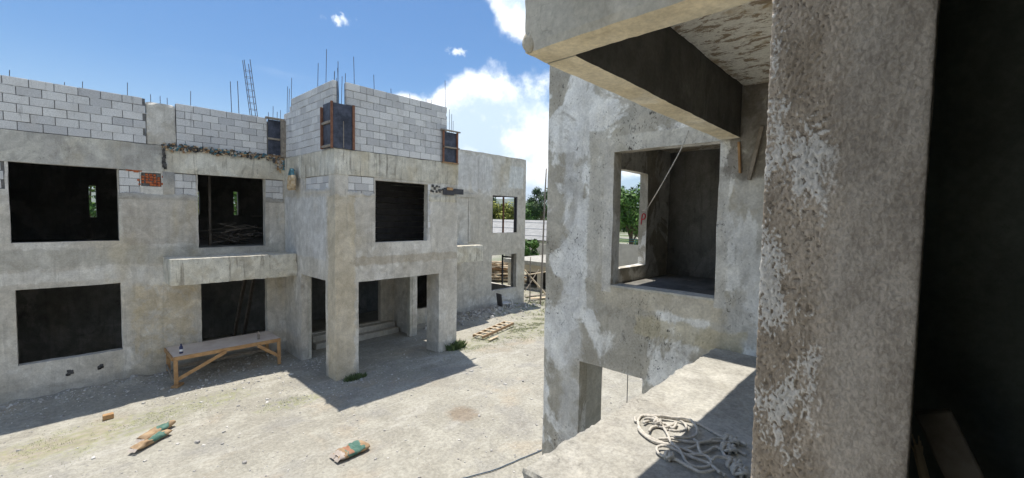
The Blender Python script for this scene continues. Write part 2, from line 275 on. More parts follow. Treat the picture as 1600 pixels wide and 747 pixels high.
# ------------------------------------------------------------------ mesh helpers
COL = sc.collection
def mesh_obj(name, V, F, mat, parent=None, smooth=False, loc=None):
    me = bpy.data.meshes.new(name); me.from_pydata([tuple(v) for v in V], [], F); me.update()
    if isinstance(mat, (list, tuple)):
        for m in mat: me.materials.append(M[m])
    else: me.materials.append(M[mat])
    if smooth: me.polygons.foreach_set('use_smooth', [True]*len(me.polygons))
    o = bpy.data.objects.new(name, me); COL.objects.link(o)
    if parent: o.parent = parent; 
    if loc: o.location = loc
    return o
def tag(o, label, cat, group=None, kind=None):
    if label: o['label'] = label
    if cat: o['category'] = cat
    if group: o['group'] = group
    if kind: o['kind'] = kind
    return o
def thing(name, label, cat, group=None, loc=(0,0,0)):
    o = bpy.data.objects.new(name, None); COL.objects.link(o); o.location = loc; o.empty_display_size = .2
    return tag(o, label, cat, group)
class MB:
    def __init__(s): s.V = []; s.F = []; s.mi = []
    def add(s, V, F, mi=0):
        b = len(s.V); s.V += [Vector(v) for v in V]; s.F += [tuple(i+b for i in f) for f in F]; s.mi += [mi]*len(F)
    def box(s, x0, x1, y0, y1, z0, z1, ch=0.0, mat=None, mi=0):
        if ch <= 0:
            V = [(x,y,z) for x in (x0,x1) for y in (y0,y1) for z in (z0,z1)]
            F = [(0,1,3,2),(4,6,7,5),(0,4,5,1),(2,3,7,6),(0,2,6,4),(1,5,7,3)]
        else:
            V, F = chamfer(x0,x1,y0,y1,z0,z1,ch)
        if mat is not None: V = [mat @ Vector(v) for v in V]
        s.add(V, F, mi)
    def beam(s, a, b, wd, ht, up=(0,0,1), ch=0.004, mi=0):
        a = Vector(a); b = Vector(b); d = b-a; L = d.length; x = d.normalized(); y = Vector(up).cross(x)
        if y.length < 1e-3: y = Vector((1,0,0)).cross(x)
        y.normalize(); z = x.cross(y)
        m = Matrix(((x.x,y.x,z.x,a.x),(x.y,y.y,z.y,a.y),(x.z,y.z,z.z,a.z),(0,0,0,1)))
        s.box(0, L, -wd/2, wd/2, -ht/2, ht/2, ch, m, mi)
    def tube(s, P, r, n=8, closed=False, lobes=0, twist=0, taper=None, mi=0):
        P = [Vector(p) for p in P]; b = len(s.V); N = len(P); prev = None; L = 0
        for i, p in enumerate(P):
            t = (P[min(i+1,N-1)]-P[max(i-1,0)])
            t = t.normalized() if t.length > 1e-9 else Vector((0,0,1))
            if i: L += (P[i]-P[i-1]).length
            if prev is None:
                a = t.cross(Vector((0,0,1)));  a = t.cross(Vector((1,0,0))) if a.length < .1 else a
            else: a = prev - t*prev.dot(t)
            a.normalize(); prev = a; c = t.cross(a)
            rr = r*(taper[i] if taper else 1)
            for k in range(n):
                th = 2*math.pi*k/n; q_ = rr*(1+(.16*math.cos(lobes*th+twist*L) if lobes else 0))
                s.V.append(p + a*math.cos(th)*q_ + c*math.sin(th)*q_)
        for i in range(N-1):
            for k in range(n):
                k2 = (k+1) % n
                s.F.append((b+i*n+k, b+i*n+k2, b+(i+1)*n+k2, b+(i+1)*n+k)); s.mi.append(mi)
        s.F.append(tuple(b+k for k in range(n))[::-1]); s.F.append(tuple(b+(N-1)*n+k for k in range(n))); s.mi += [mi, mi]
    def obj(s, name, mat, parent=None, smooth=False):
        o = mesh_obj(name, s.V, s.F, mat, parent, smooth)
        if any(s.mi): o.data.polygons.foreach_set('material_index', s.mi)
        return o
def chamfer(x0,x1,y0,y1,z0,z1,c):
    import itertools
    V = []; idx = {}
    for sx in (0,1):
        for sy in (0,1):
            for sz in (0,1):
                X = (x0,x1)[sx]; Y = (y0,y1)[sy]; Z = (z0,z1)[sz]; dx = c*(1-2*sx); dy = c*(1-2*sy); dz = c*(1-2*sz)
                for ax, p in enumerate(((X,Y+dy,Z+dz),(X+dx,Y,Z+dz),(X+dx,Y+dy,Z))):
                    idx[(sx,sy,sz,ax)] = len(V); V.append(p)
    F = []
    for s0 in (0,1):
        q1 = [(s0,0,0),(s0,1,0),(s0,1,1),(s0,0,1)]; F.append(tuple(idx[(*t,0)] for t in q1) if s0 else tuple(idx[(*t,0)] for t in q1)[::-1])
        q1 = [(0,s0,0),(0,s0,1),(1,s0,1),(1,s0,0)]; F.append(tuple(idx[(*t,1)] for t in q1) if s0 else tuple(idx[(*t,1)] for t in q1)[::-1])
        q1 = [(0,0,s0),(1,0,s0),(1,1,s0),(0,1,s0)]; F.append(tuple(idx[(*t,2)] for t in q1) if s0 else tuple(idx[(*t,2)] for t in q1)[::-1])
    cen = Vector(((x0+x1)/2,(y0+y1)/2,(z0+z1)/2))
    def addf(l):
        a, b, d = (Vector(V[i]) for i in l[:3]); n = (b-a).cross(d-a); m = sum((Vector(V[i]) for i in l), Vector())/len(l)
        F.append(tuple(l) if n.dot(m-cen) > 0 else tuple(l)[::-1])
    for a in (0,1):
        for b in (0,1):
            addf([idx[(0,a,b,1)],idx[(1,a,b,1)],idx[(1,a,b,2)],idx[(0,a,b,2)]])
            addf([idx[(a,0,b,0)],idx[(a,1,b,0)],idx[(a,1,b,2)],idx[(a,0,b,2)]])
            addf([idx[(a,b,0,0)],idx[(a,b,1,0)],idx[(a,b,1,1)],idx[(a,b,0,1)]])
            for c_ in (0,1): addf([idx[(a,b,c_,0)],idx[(a,b,c_,1)],idx[(a,b,c_,2)]])
    return V, F
def nv(p, s, k=0):
    return noise.noise_vector(Vector((p[0]*s+k, p[1]*s+k*1.7, p[2]*s-k)))
def cuts(a, b, marks, step):
    xs = sorted(set([a, b] + [m for m in marks if a < m < b])); out = [xs[0]]
    for p, q_ in zip(xs, xs[1:]):
        n = max(1, int(math.ceil((q_-p)/step)))
        out += [p + (q_-p)*i/n for i in range(1, n+1)]
    return out
def wall(name, axis, plane, thick, u0, u1, z0, z1, holes, mat, parent, step=.11, wob=.010, top=None):
    """upright slab with real rectangular openings; axis 'Y' = plane of constant Y. thick may be negative"""
    us = cuts(u0, u1, [h[0] for h in holes]+[h[1] for h in holes], step); zs = cuts(z0, z1, [h[2] for h in holes]+[h[3] for h in holes], step)
    def solid(i, j):
        if i < 0 or j < 0 or i >= len(us)-1 or j >= len(zs)-1: return False
        cu = (us[i]+us[i+1])/2; cz = (zs[j]+zs[j+1])/2
        return not any(h[0] < cu < h[1] and h[2] < cz < h[3] for h in holes)
    V = []; F = []; idx = {}
    def vid(i, j, s):
        if (i,j,s) not in idx:
            u = us[i]; z = zs[j]; d = plane + (thick if s else 0)
            p = Vector((u,d,z)) if axis == 'Y' else Vector((d,u,z))
            q_ = nv(p, 1.6)*wob + nv(p, 7, 3)*wob*.6 + nv(p, 19, 5)*wob*.35
            if top and j == len(zs)-1: q_.z += top*noise.noise(p*2.2)
            idx[(i,j,s)] = len(V); V.append(p+q_)
        return idx[(i,j,s)]
    flip = (axis == 'X') ^ (thick < 0)
    def q4(a,b,c,d): F.append((d,c,b,a) if flip else (a,b,c,d))
    for i in range(len(us)-1):
        for j in range(len(zs)-1):
            if not solid(i,j): continue
            q4(vid(i,j,0),vid(i+1,j,0),vid(i+1,j+1,0),vid(i,j+1,0))
            q4(vid(i,j,1),vid(i,j+1,1),vid(i+1,j+1,1),vid(i+1,j,1))
            if not solid(i-1,j): q4(vid(i,j,0),vid(i,j+1,0),vid(i,j+1,1),vid(i,j,1))
            if not solid(i+1,j): q4(vid(i+1,j,0),vid(i+1,j,1),vid(i+1,j+1,1),vid(i+1,j+1,0))
            if not solid(i,j-1): q4(vid(i,j,0),vid(i,j,1),vid(i+1,j,1),vid(i+1,j,0))
            if not solid(i,j+1): q4(vid(i,j+1,0),vid(i+1,j+1,0),vid(i+1,j+1,1),vid(i,j+1,1))
    return mesh_obj(name, V, F, mat, parent)
def slabbox(name, x0,x1,y0,y1,z0,z1, mat, parent, step=.15, wob=.006, crumble=0.0):
    """closed box, every face gridded, edges slightly rounded and uneven"""
    xs = cuts(x0,x1,[],step); ys = cuts(y0,y1,[],step); zs = cuts(z0,z1,[],step)
    V = []; F = []; idx = {}; cen = Vector(((x0+x1)/2,(y0+y1)/2,(z0+z1)/2))
    def vid(x,y,z):
        key = (round(x,5),round(y,5),round(z,5))
        if key not in idx:
            p = Vector((x,y,z)); q_ = nv(p,1.6)*wob + nv(p,8,3)*wob*.7 + nv(p,22,3)*wob*.5
            e = (min(x-x0,x1-x) < 1e-6)+(min(y-y0,y1-y) < 1e-6)+(min(z-z0,z1-z) < 1e-6)
            if e >= 2:
                amt = .004 + crumble*max(0, .35+noise.noise(p*9)+.6*noise.noise(p*23))
                d = Vector((0 if min(x-x0,x1-x) > 1e-6 else (1 if x-x0 < 1e-6 else -1), 0 if min(y-y0,y1-y) > 1e-6 else (1 if y-y0 < 1e-6 else -1), 0 if min(z-z0,z1-z) > 1e-6 else (1 if z-z0 < 1e-6 else -1)))
                q_ += d*amt
            idx[key] = len(V); V.append(p+q_)
        return idx[key]
    def face(c): F.append(tuple(vid(*p) for p in c))
    for i in range(len(xs)-1):
        for j in range(len(ys)-1):
            a,b,c,d = xs[i],xs[i+1],ys[j],ys[j+1]
            face([(a,c,z1),(b,c,z1),(b,d,z1),(a,d,z1)]); face([(a,c,z0),(a,d,z0),(b,d,z0),(b,c,z0)])
        for j in range(len(zs)-1):
            a,b,c,d = xs[i],xs[i+1],zs[j],zs[j+1]
            face([(a,y0,c),(b,y0,c),(b,y0,d),(a,y0,d)]); face([(a,y1,c),(a,y1,d),(b,y1,d),(b,y1,c)])
    for i in range(len(ys)-1):
        for j in range(len(zs)-1):
            a,b,c,d = ys[i],ys[i+1],zs[j],zs[j+1]
            face([(x0,a,c),(x0,a,d),(x0,b,d),(x0,b,c)]); face([(x1,a,c),(x1,b,c),(x1,b,d),(x1,a,d)])
    return mesh_obj(name, V, F, mat, parent)
# ------------------------------------------------------------------ the setting
G = -4.57
def gh(x, y):
    d = math.hypot(x-8, y-9)
    if d > 60: return 0
    p = Vector((x, y, 0)); h = noise.noise(p*.35)*.05 + noise.noise(p*1.3)*.022 + noise.noise(p*5)*.008
    # rubble heap at the foot of the far wing
    e = ((x-14.3)/2.2)**2 + ((y-14.1)/1.0)**2
    if e < 4: h += .26*math.exp(-e*1.3)*(1+.8*noise.noise(p*3.1))
    e = ((y-14.9)/.75)**2
    if x < 5.0 and e < 4: h += .10*math.exp(-e*1.5)*(1+noise.noise(p*3.3))
    return h*max(0, 1-max(0, d-30)/30)
def gz(x, y): return G + gh(x, y)
def ground():
    def axis(lo, hi, fine, far):
        a = [lo + fine*i for i in range(int((hi-lo)/fine)+1)]; st = fine
        x = a[0]; L = []
        while x > -far: st *= 1.25; x -= st; L.append(x)
        st = fine; x = a[-1]; Rr = []
        while x < far: st *= 1.25; x += st; Rr.append(x)
        return L[::-1]+a+Rr
    xs = axis(-3, 22, .11, 9000); ys = axis(2, 22, .11, 9000)
    V = [(x, y, gz(x, y)) for y in ys for x in xs]; n = len(xs)
    F = [(j*n+i, j*n+i+1, (j+1)*n+i+1, (j+1)*n+i) for j in range(len(ys)-1) for i in range(n-1)]
    o = mesh_obj('ground', V, F, 'ground', smooth=True); tag(o, 'dusty pale gravel yard with thin mossy patches between the two buildings', None, kind='structure')
ground()
def hills():
    V = []; F = []; n = 160; rows = 7
    for j in range(rows):
        for i in range(n+1):
            a = R(-70 + 250*i/n); rr = 3300 + 220*j
            prof = [0,.35,.65,.9,1,.8,0][j]
            h = 165 + 70*noise.noise(Vector((a*3,1,0))) + 35*noise.noise(Vector((a*11,5,0))) + 14*noise.noise(Vector((a*31,9,0)))
            V.append((rr*math.cos(a), rr*math.sin(a), G-2 + h*prof*(1+.15*noise.noise(Vector((a*25,j,2))))))
    for j in range(rows-1):
        for i in range(n): F.append((j*(n+1)+i, (j+1)*(n+1)+i, (j+1)*(n+1)+i+1, j*(n+1)+i+1))
    o = mesh_obj('hills', V, F, 'hill', smooth=True); tag(o, 'low blue-green hills along the horizon', None, kind='structure')
hills()
# ------------------------------------------------------------------ blocks
rng = random.Random(4)
_bm = {}
def block_mesh(L):
    key = round(L, 2)
    if key not in _bm:
        V, F = chamfer(-L/2, L/2, 0, .10, -.0945, .0945, .005)
        r2 = random.Random(int(L*1000))
        V = [Vector(v)+Vector((r2.uniform(-.002,.002), r2.uniform(-.002,.002), r2.uniform(-.0015,.0015))) for v in V]
        me = bpy.data.meshes.new('concrete_block'); me.from_pydata([tuple(v) for v in V], [], F); me.update(); me.materials.append(M['block'])
        _bm[key] = me
    return _bm[key]
NB = [0]
def courses(parent, axis, plane, u0, u1, z0, rows, phase=0, skip=None, jit=.004):
    """running bond of single blocks whose outer face is on 'plane' (outside is -plane side)"""
    for r_ in range(rows):
        z = z0 + .2*r_ + .1
        u = u0 - (.2 if (r_+phase) % 2 else 0.0)
        while u < u1 - .02:
            a = max(u, u0)+.006; b = min(u+.4, u1)-.006; u += .4
            if b-a < .05: continue
            cu = (a+b)/2
            if skip and skip(cu, z, a, b): continue
            o = bpy.data.objects.new('concrete_block', block_mesh(b-a)); COL.objects.link(o); o.parent = parent; NB[0] += 1
            dz = rng.uniform(-.003,.003); dd = rng.uniform(-jit, jit); rr = rng.uniform(-.006,.006)
            if axis == 'Y': o.location = (cu, plane+dd, z+dz); o.rotation_euler = (0, rr, rng.uniform(-.008,.008))
            else: o.location = (plane+dd, cu, z+dz); o.rotation_euler = (rr, 0, -math.pi/2+rng.uniform(-.008,.008))
def ragged(parent, axis, plane, u0, u1, z, h, mat='plaster_dark', up=.05, seed=0, name='plaster_edge', prd=.014):
    """irregular lip of plaster, proud of the wall"""
    n = max(8, int((u1-u0)/.035)); V = []; F = []
    for i in range(n+1):
        u = u0+(u1-u0)*i/n
        t = z + up*(noise.noise(Vector((u*3+seed,z,1)))*1.1 + .7*noise.noise(Vector((u*11+seed,z,2))) + .45*noise.noise(Vector((u*30,seed,3))))
        b = z - h + .03*noise.noise(Vector((u*5,z,seed+4)))
        pr = prd*(1+.5*noise.noise(Vector((u*14,seed,z))))
        for d, zz in ((-.003,t+.012),(-pr,t),(-pr*.8,b+.02),(-.001,b)):
            V.append((u, plane+d, zz) if axis == 'Y' else (plane+d, u, zz))
    for i in range(n):
        for j in range(3):
            q_ = (i*4+j, i*4+j+1, (i+1)*4+j+1, (i+1)*4+j)
            F.append(q_ if axis == 'X' else q_)
    return mesh_obj(name, V, F, mat, parent, True)
# ================================================================== FAR HOUSE
FH = thing('unfinished_house', 'two storey unfinished concrete house with raw block parapet across the yard', 'house', loc=(7.3, 18, G))
class P0:  # parent helper: keep world coordinates
    pass
def child(o, parent):
    o.parent = parent; o.matrix_parent_inverse = Matrix.Translation(-Vector(parent.location)); return o
FHr = FH
def adopt(root):
    """objects were built in world coordinates under root: compensate root location"""
    off = Vector(root.location)
    for c in root.children:
        c.location = Vector(c.location) - off
YF = 15.04; YB = 11.35; XS = 5.15; XR = 9.40; T = .2; GB = G-.25
strips = [(1.16,1.58,.45,1.075),(2.30,2.80,.45,1.075),(4.60,5.12,.45,1.075)]
redp = (1.60,2.02,.67,1.03)
fac_holes = [(-.70,1.14,-.78,1.08),(-.67,1.14,-3.65,-1.88),(2.83,4.58,-1.04,1.08),(2.86,4.6,-3.95,-1.95),
             (6.0,8.63,-4.15,-1.9),(9.98,11.73,-1.04,1.08),(9.98,11.7,-3.95,-1.95),(14.66,16.46,-.80,1.05),(14.66,16.46,-3.67,-1.9)]
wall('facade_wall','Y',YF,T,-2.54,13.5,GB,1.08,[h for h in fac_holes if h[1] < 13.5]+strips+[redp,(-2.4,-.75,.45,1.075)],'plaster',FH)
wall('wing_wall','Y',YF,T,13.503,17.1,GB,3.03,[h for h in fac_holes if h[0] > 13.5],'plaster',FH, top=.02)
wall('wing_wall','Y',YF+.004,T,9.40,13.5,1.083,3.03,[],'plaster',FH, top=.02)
wall('ring_beam','Y',YF-.012,T+.012,-2.54,2.06,1.083,1.79,[],'raw_dark',FH, wob=.010)
wall('ring_beam','Y',YF-.018,T+.018,2.063,5.148,1.083,1.79,[],'raw',FH, wob=.012, top=.02)
# bay / porch
bay_front_holes = [(6.34,8.17,-.80,1.0),(5.82,8.64,GB-.1,-1.905),(5.52,6.30,.55,1.075),(8.2,8.34,-.8,1.0)]
wall('porch_wall','Y',YB,T,XS,XR,GB,1.08,bay_front_holes[:3],'plaster',FH)
wall('porch_wall','X',XS,T,YB+T+.002,YF-.002,GB,1.08,[(YB+.6,13.7,GB-.1,-1.86),(11.72,13.3,.67,1.075)],'plaster',FH)
wall('porch_wall','X',XR,-T,YB+T+.002,YF-.002,GB,1.08,[(YB+.7,13.7,GB-.1,-1.86)],'plaster',FH)
for (a_,b_,e_) in ((XS-.012,6.36,0),(6.366,7.22,.004),(7.226,7.9,-.003),(7.906,8.55,.003),(8.556,XR+.01,0)): wall('ring_beam','Y',YB-.014-e_,T+.01,a_,b_,1.083,1.76,[],'raw',FH, wob=.011, top=.02)
wall('ring_beam','X',XS-.012,T,YB+T+.004,YF-.025,1.083,1.76,[],'raw',FH, wob=.011, top=.02)
wall('ring_beam','X',XR+.01,-T,YB+T+.004,YF-.004,1.083,1.76,[],'raw',FH, wob=.011)
slabbox('porch_pillar',5.352,5.814,YB+T+.003,YB+.594,GB,-1.912,'plaster',FH)
slabbox('porch_pillar',8.648,9.198,YB+T+.003,YB+.694,GB,-1.912,'plaster',FH)
slabbox('porch_pillar',5.353,5.46,13.703,13.9,GB,-1.865,'beam',FH)
slabbox('porch_pillar',9.08,9.197,13.703,13.9,GB,-1.865,'beam',FH)
wall('porch_lining','X',5.353,.06,13.903,YF-.003,GB,-1.87,[],'plaster',FH)
slabbox('floor_slab',5.352,9.198,YB+T+.002,YF-.002,-1.30,-1.04,'inner',FH, step=.6)
slabbox('door_step',5.9,9.07,14.45,14.74,GB,-4.38,'plaster',FH)
slabbox('door_step',5.9,9.07,14.742,15.03,GB,-4.18,'plaster',FH)
# interior shell: floors, roof, rear and cross walls
slabbox('floor_slab',-2.34,16.9,YF+T+.002,21.99,-1.24,-1.04,'inner',FH, step=.8)
slabbox('roof_slab',-2.54,13.5,YF+T+.003,21.99,1.6,1.8,'raw_dark',FH, step=.8)
slabbox('roof_slab',5.15,9.4,YB+T+.003,YF-.003,1.6,1.8,'raw_dark',FH, step=.8)
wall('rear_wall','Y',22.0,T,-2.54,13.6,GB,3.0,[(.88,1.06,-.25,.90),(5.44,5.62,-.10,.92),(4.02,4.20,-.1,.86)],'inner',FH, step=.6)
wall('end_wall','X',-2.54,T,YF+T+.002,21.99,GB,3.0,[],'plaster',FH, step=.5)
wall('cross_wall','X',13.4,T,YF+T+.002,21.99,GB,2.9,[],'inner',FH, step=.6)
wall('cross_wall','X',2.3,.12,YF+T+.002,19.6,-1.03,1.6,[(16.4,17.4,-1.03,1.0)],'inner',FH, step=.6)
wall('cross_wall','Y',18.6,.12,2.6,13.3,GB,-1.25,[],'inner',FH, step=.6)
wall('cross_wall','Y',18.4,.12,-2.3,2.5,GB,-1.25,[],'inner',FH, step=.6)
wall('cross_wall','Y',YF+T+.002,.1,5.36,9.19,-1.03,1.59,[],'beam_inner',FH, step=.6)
for i in range(12):
    m = MB(); m.box(5.9,9.15,12.9+.012*(i%2),12.93+.012*(i%2),-1.02+i*.205,-.83+i*.205,.004); m.obj('screen_board','wood_dark',FH)
slabbox('roof_slab',13.602,16.9,YF+T+.003,21.99,1.6,1.8,'raw_dark',FH, step=.8)
wall('end_wall','X',17.1,-T,YF+T+.002,19.0,GB,3.03,[(15.7,17.95,-.92,1.10),(15.84,17.95,-3.77,-1.88)],'plaster',FH, step=.2)
wall('rear_wall','Y',19.0,T,13.602,17.1,GB,3.03,[],'inner',FH, step=.5)
# shallow recess lines on the wing and the two door canopies
slabbox('canopy',2.0,5.146,13.97,YF-.002,-1.95,-1.24,'raw',FH, step=.12, crumble=.02)
slabbox('canopy',9.405,12.85,13.72,YF-.002,-1.95,-1.24,'raw',FH, step=.12, crumble=.02)
slabbox('plaster_panel',13.10,13.5,15.0,YF-.003,-1.2,.86,'plaster',FH, wob=.003)
slabbox('plaster_panel',12.1,13.5,14.985,YF-.004,.865,1.05,'plaster',FH, wob=.003)
# window timber
def timber(name, boxes, mat, parent):
    m = MB()
    for b in boxes: m.box(*b, ch=.004)
    return m.obj(name, mat, parent)
timber('window_post',[(17.0,17.08,16.58,16.66,-.91,1.09)],'rust',FH)
timber('window_post',[(17.0,17.08,16.58,16.66,-3.76,-1.9)],'black',FH)
timber('window_rail',[(17.0,17.07,15.85,16.575,-2.24,-2.16)],'black',FH)
timber('window_rail',[(14.665,16.455,15.06,15.12,1.0,1.045)],'black',FH)
timber('window_jamb',[(16.40,16.455,15.06,15.2,-.79,.995)],'black',FH)
timber('window_jamb',[(14.665,14.71,15.06,15.2,-.79,.995)],'black',FH)
# block work
def mort(x0,x1,y0,y1,z0,z1): 
    m = MB(); m.box(x0,x1,y0,y1,z0,z1); return m.obj('mortar_bed','mortar',FH)
mort(-2.52,1.725,YF+.018,YF+.15,1.792,2.985); courses(FH,'Y',YF,-2.53,1.73,1.80,6,0)
mort(2.375,4.66,YF+.018,YF+.15,1.792,2.985); courses(FH,'Y',YF,2.37,4.665,1.80,6,1)
m = MB(); r9 = random.Random(77)     # mortar squeezed out of the joints here and there
for (ax_, pl, u0_, u1_, z0_, rows_, cnt) in (('Y',YF,-2.4,1.7,1.8,6,46),('Y',YF,2.4,4.6,1.8,6,30),('Y',YB,5.7,8.7,1.775,9,64),('X',XS,11.9,14.9,1.775,8,50)):
    for _ in range(cnt):
        u = r9.uniform(u0_, u1_); row = r9.randint(1, rows_-1); z = z0_+.2*row; L_ = r9.uniform(.03,.20); hh = r9.uniform(.008,.016)
        if r9.random() < .3: L_, hh = .008, .085; z += .1; u = u0_+round((u-u0_)/.2)*.2-.03
        if ax_ == 'Y': m.box(u,u+L_,pl-.0005,pl+.03,z-hh,z+hh,.002)
        else: m.box(pl-.0005,pl+.03,u,u+L_,z-hh,z+hh,.002)
o = m.obj('mortar_smear','block',FH); o['kind'] = 'stuff'
slabbox('parapet_column',1.735,2.365,YF-.004,YF+.16,1.795,2.93,'plaster',FH, step=.08, wob=.006, crumble=.03)
def skipf(cu, z, a, b): return z < 2.93 and cu < 5.7
mort(5.50,8.90,YB+.02,YB+.15,1.765,3.57); courses(FH,'Y',YB,5.48,8.92,1.775,9,0,None)
mort(XS+.018,XS+.15,YB+.12,14.34,1.765,3.57); courses(FH,'X',XS,11.42,14.36,1.775,9,1,lambda cu,z,a,b: False)
courses(FH,'X',XS,14.36,15.0,1.80,7,0); mort(XS+.018,XS+.15,14.35,14.99,1.765,3.18)
courses(FH,'X',XR-.1,11.42,14.9,1.775,2,1) if False else None
mb = MB(); mb.box(XR-.15,XR,YB+.15,15.0,1.765,2.5); mb.obj('parapet_wall','mortar',FH)
# bond beam bits exposed under the ring beam
for (a,b,c,d) in strips: mort(a-.01,b+.01,YF+.03,YF+.19,c-.01,d+.005); courses(FH,'Y',YF+.012,a,b,.46,3,1)
mort(1.59,2.03,YF+.05,YF+.19,.66,1.05)
rr = random.Random(2)
for j in range(5):
    for i in range(5):
        if (i,j) in ((0,0),(1,0),(4,4),(0,4)): continue
        x = 1.605+i*.083+rr.uniform(-.008,.008); z = .68+j*.069+rr.uniform(-.006,.006); e = rr.uniform(.0,.025)
        m = MB(); m.box(x,x+.078-e,YF-.004+rr.uniform(-.01,.03),YF+.05,z,z+.062-e*.6,.006); m.obj('clay_brick','redbrick',FH)
for (x,z,wd) in ((1.35,1.045,.28),(1.45,1.02,.10),(1.3,1.05,.12)): m = MB(); m.box(x,x+wd,YF-.012,YF+.0,z,z+.03,.006); m.obj('brick_chip','redbrick',FH)
for (x,z,wd,hh) in ((1.52,.80,.05,.05),(1.54,.70,.05,.03),(2.03,.92,.04,.05),(2.02,.72,.05,.06)): m = MB(); m.box(x,x+wd,YF-.01,YF+.02,z,z+hh,.006); m.obj('brick_chip','redbrick',FH)

mort(-2.41,-.74,YF+.03,YF+.19,.44,1.08); courses(FH,'Y',YF+.012,-2.4,-.76,.46,3,0)
mort(5.51,6.31,YB+.03,YB+.19,.54,1.08); courses(FH,'Y',YB+.012,5.525,6.30,.47,3,0)
mort(XS+.03,XS+.19,11.71,13.31,.66,1.08); courses(FH,'X',XS+.012,11.73,13.29,.67,2,1)
ragged(FH,'Y',YF,1.15,2.83,.47,.16,up=.05,seed=1); ragged(FH,'Y',YF,4.59,5.13,.47,.14,up=.06,seed=2)
ragged(FH,'Y',YB,5.45,6.33,.60,.10,'plaster',up=.10,seed=3); ragged(FH,'X',XS,11.6,13.4,.70,.12,'plaster',up=.05,seed=4)
ragged(FH,'Y',YF-.004,2.05,2.30,1.09,.62,'plaster_dark',up=.02,seed=7,prd=.02)
# black mortar smear with a leftover board on the right of the porch window
m = MB(); r2 = random.Random(8)
for i in range(26):
    x = r2.uniform(8.25,9.2); z = r2.uniform(.74,.93); s1 = r2.uniform(.05,.13)
    m.box(x,x+s1,YB-.02-r2.uniform(0,.02),YB-.001,z,z+r2.uniform(.03,.09),.008)
m.obj('tar_smear','blackstain',FH)
timber('leftover_board',[(9.22,9.62,YB-.05,YB-.02,.74,.92),(8.75,9.22,YB-.045,YB-.022,.70,.90)],'black',FH)
timber('leftover_board',[(8.9,9.15,YB-.06,YB-.05,.86,.95)],'wood_bench',FH)
ragged(FH,'Y',YB,8.2,9.35,.66,.2,'raw',up=.08,seed=9)
# narrow stepped joint at the right of the porch window
for i in range(9):
    m = MB(); m.box(8.175,8.175+(.06 if i % 2 else .10),YB-.006,YB-.001,-.78+i*.2,-.60+i*.2,.002); m.obj('plaster_tooth','block',FH)
for b_ in ((4.68,5.14,YF+.01,YF+.16,1.792,2.9),(5.17,5.47,YB+.01,YB+.16,1.765,2.9),(5.17,5.30,YB+.165,YB+.5,1.765,2.9),(8.91,9.38,YB+.02,YB+.14,1.765,2.7)): slabbox('parapet_column',*b_,'raw_dark',FH,step=.2)
# formwork on the parapet columns
def formwork(label, panels, frames, mat='ply'):
    t = thing('formwork_panel', label, 'formwork', 'shuttering still fixed around the parapet columns', loc=(panels[0][0], panels[0][2], panels[0][4]))
    for p in panels: timber('plywood_sheet', [p], mat, t)
    for p in frames: timber('timber_batten', [p[:6]], p[6], t)
    adopt(t); return t
formwork('dark plywood shutter with pale upright board in the corner beside the porch parapet',
    [(4.672,5.145,YF-.05,YF-.03,1.80,2.96)],
    [(4.66,5.14,YF-.10,YF-.052,2.33,2.39,'wood_grey'),(4.60,5.145,YF-.12,YF-.025,2.97,3.03,'wood_grey'),(5.02,5.145,YF-.22,YF-.101,1.80,2.96,'wood_grey'),(4.66,5.02,YF-.1,YF-.052,1.80,1.85,'wood')])
formwork('tall dark plywood shutter wrapped round the front left corner of the porch parapet',
    [(5.10,5.66,YB-.06,YB-.035,1.77,2.95),(5.085,5.098,YB-.06,11.90,1.77,2.98)],
    [(5.62,5.68,YB-.10,YB-.062,1.77,2.97,'rust'),(5.03,5.083,YB-.075,YB-.02,1.75,2.98,'rust'),(5.02,5.083,11.88,11.94,1.77,2.90,'rust'),(5.03,5.083,YB-.02,11.88,2.42,2.48,'wood_grey'),(5.03,5.083,YB-.02,11.88,1.80,1.86,'wood_grey'),(5.36,5.38,YB-.075,YB-.061,1.79,2.5,'wood_grey')])
formwork('small dark plywood shutter at the right end of the porch parapet',
    [(8.74,9.30,YB-.045,YB-.025,1.79,2.76)],
    [(8.70,8.76,YB-.09,YB-.047,1.78,2.78,'rust'),(9.27,9.33,YB-.10,YB-.047,1.78,2.78,'rust'),(8.62,9.42,YB-.11,YB-.03,2.79,2.83,'wood_grey'),(8.70,9.40,YB-.09,YB-.047,2.24,2.29,'wood_grey'),(8.68,9.36,YB-.10,YB-.03,1.74,1.78,'wood')])
# reinforcing bars
def bars(lst, parent=FH):
    for (x,y,z0,z1,lx,ly) in lst:
        m = MB(); m.tube([(x,y,z0),(x+lx*.4,y+ly*.5,(z0+z1)/2),(x+lx,y+ly,z1)], .0075, 6); m.obj('rebar','rebar',parent)
Bq = []
for x, h in ((-.62,.15),(.24,.08),(.55,.17),(1.38,.34),(2.72,.42),(-1.4,.2),(-2.1,.22)): Bq.append((x,YF+.07,2.9,3.0+h,.01,0))
for x in (1.85,2.05,2.2): Bq.append((x,YF+.08,2.9,3.12+.04*(x*10 % 2),.0,0))
for x in (4.72,4.86,4.98,5.08): Bq.append((x,YF+.12,2.2,3.15+.1*((x*37) % 3),.03,0))
for y, h in ((14.95,1.0),(14.8,.9),(14.6,1.2),(12.6,.75),(12.05,1.0)): Bq.append((XS+.08,y,3.0,3.1+h if y > 14 else 3.55+h,.03,.0))
for x, y, h in ((5.2,11.5,.6),(5.3,11.45,.9),(5.42,11.52,.55),(5.5,11.5,.65),(5.28,11.7,.7),(5.45,11.7,.8),(5.35,11.6,.5)): Bq.append((x,y,2.6,3.2+h,rng.uniform(-.05,.05),0))
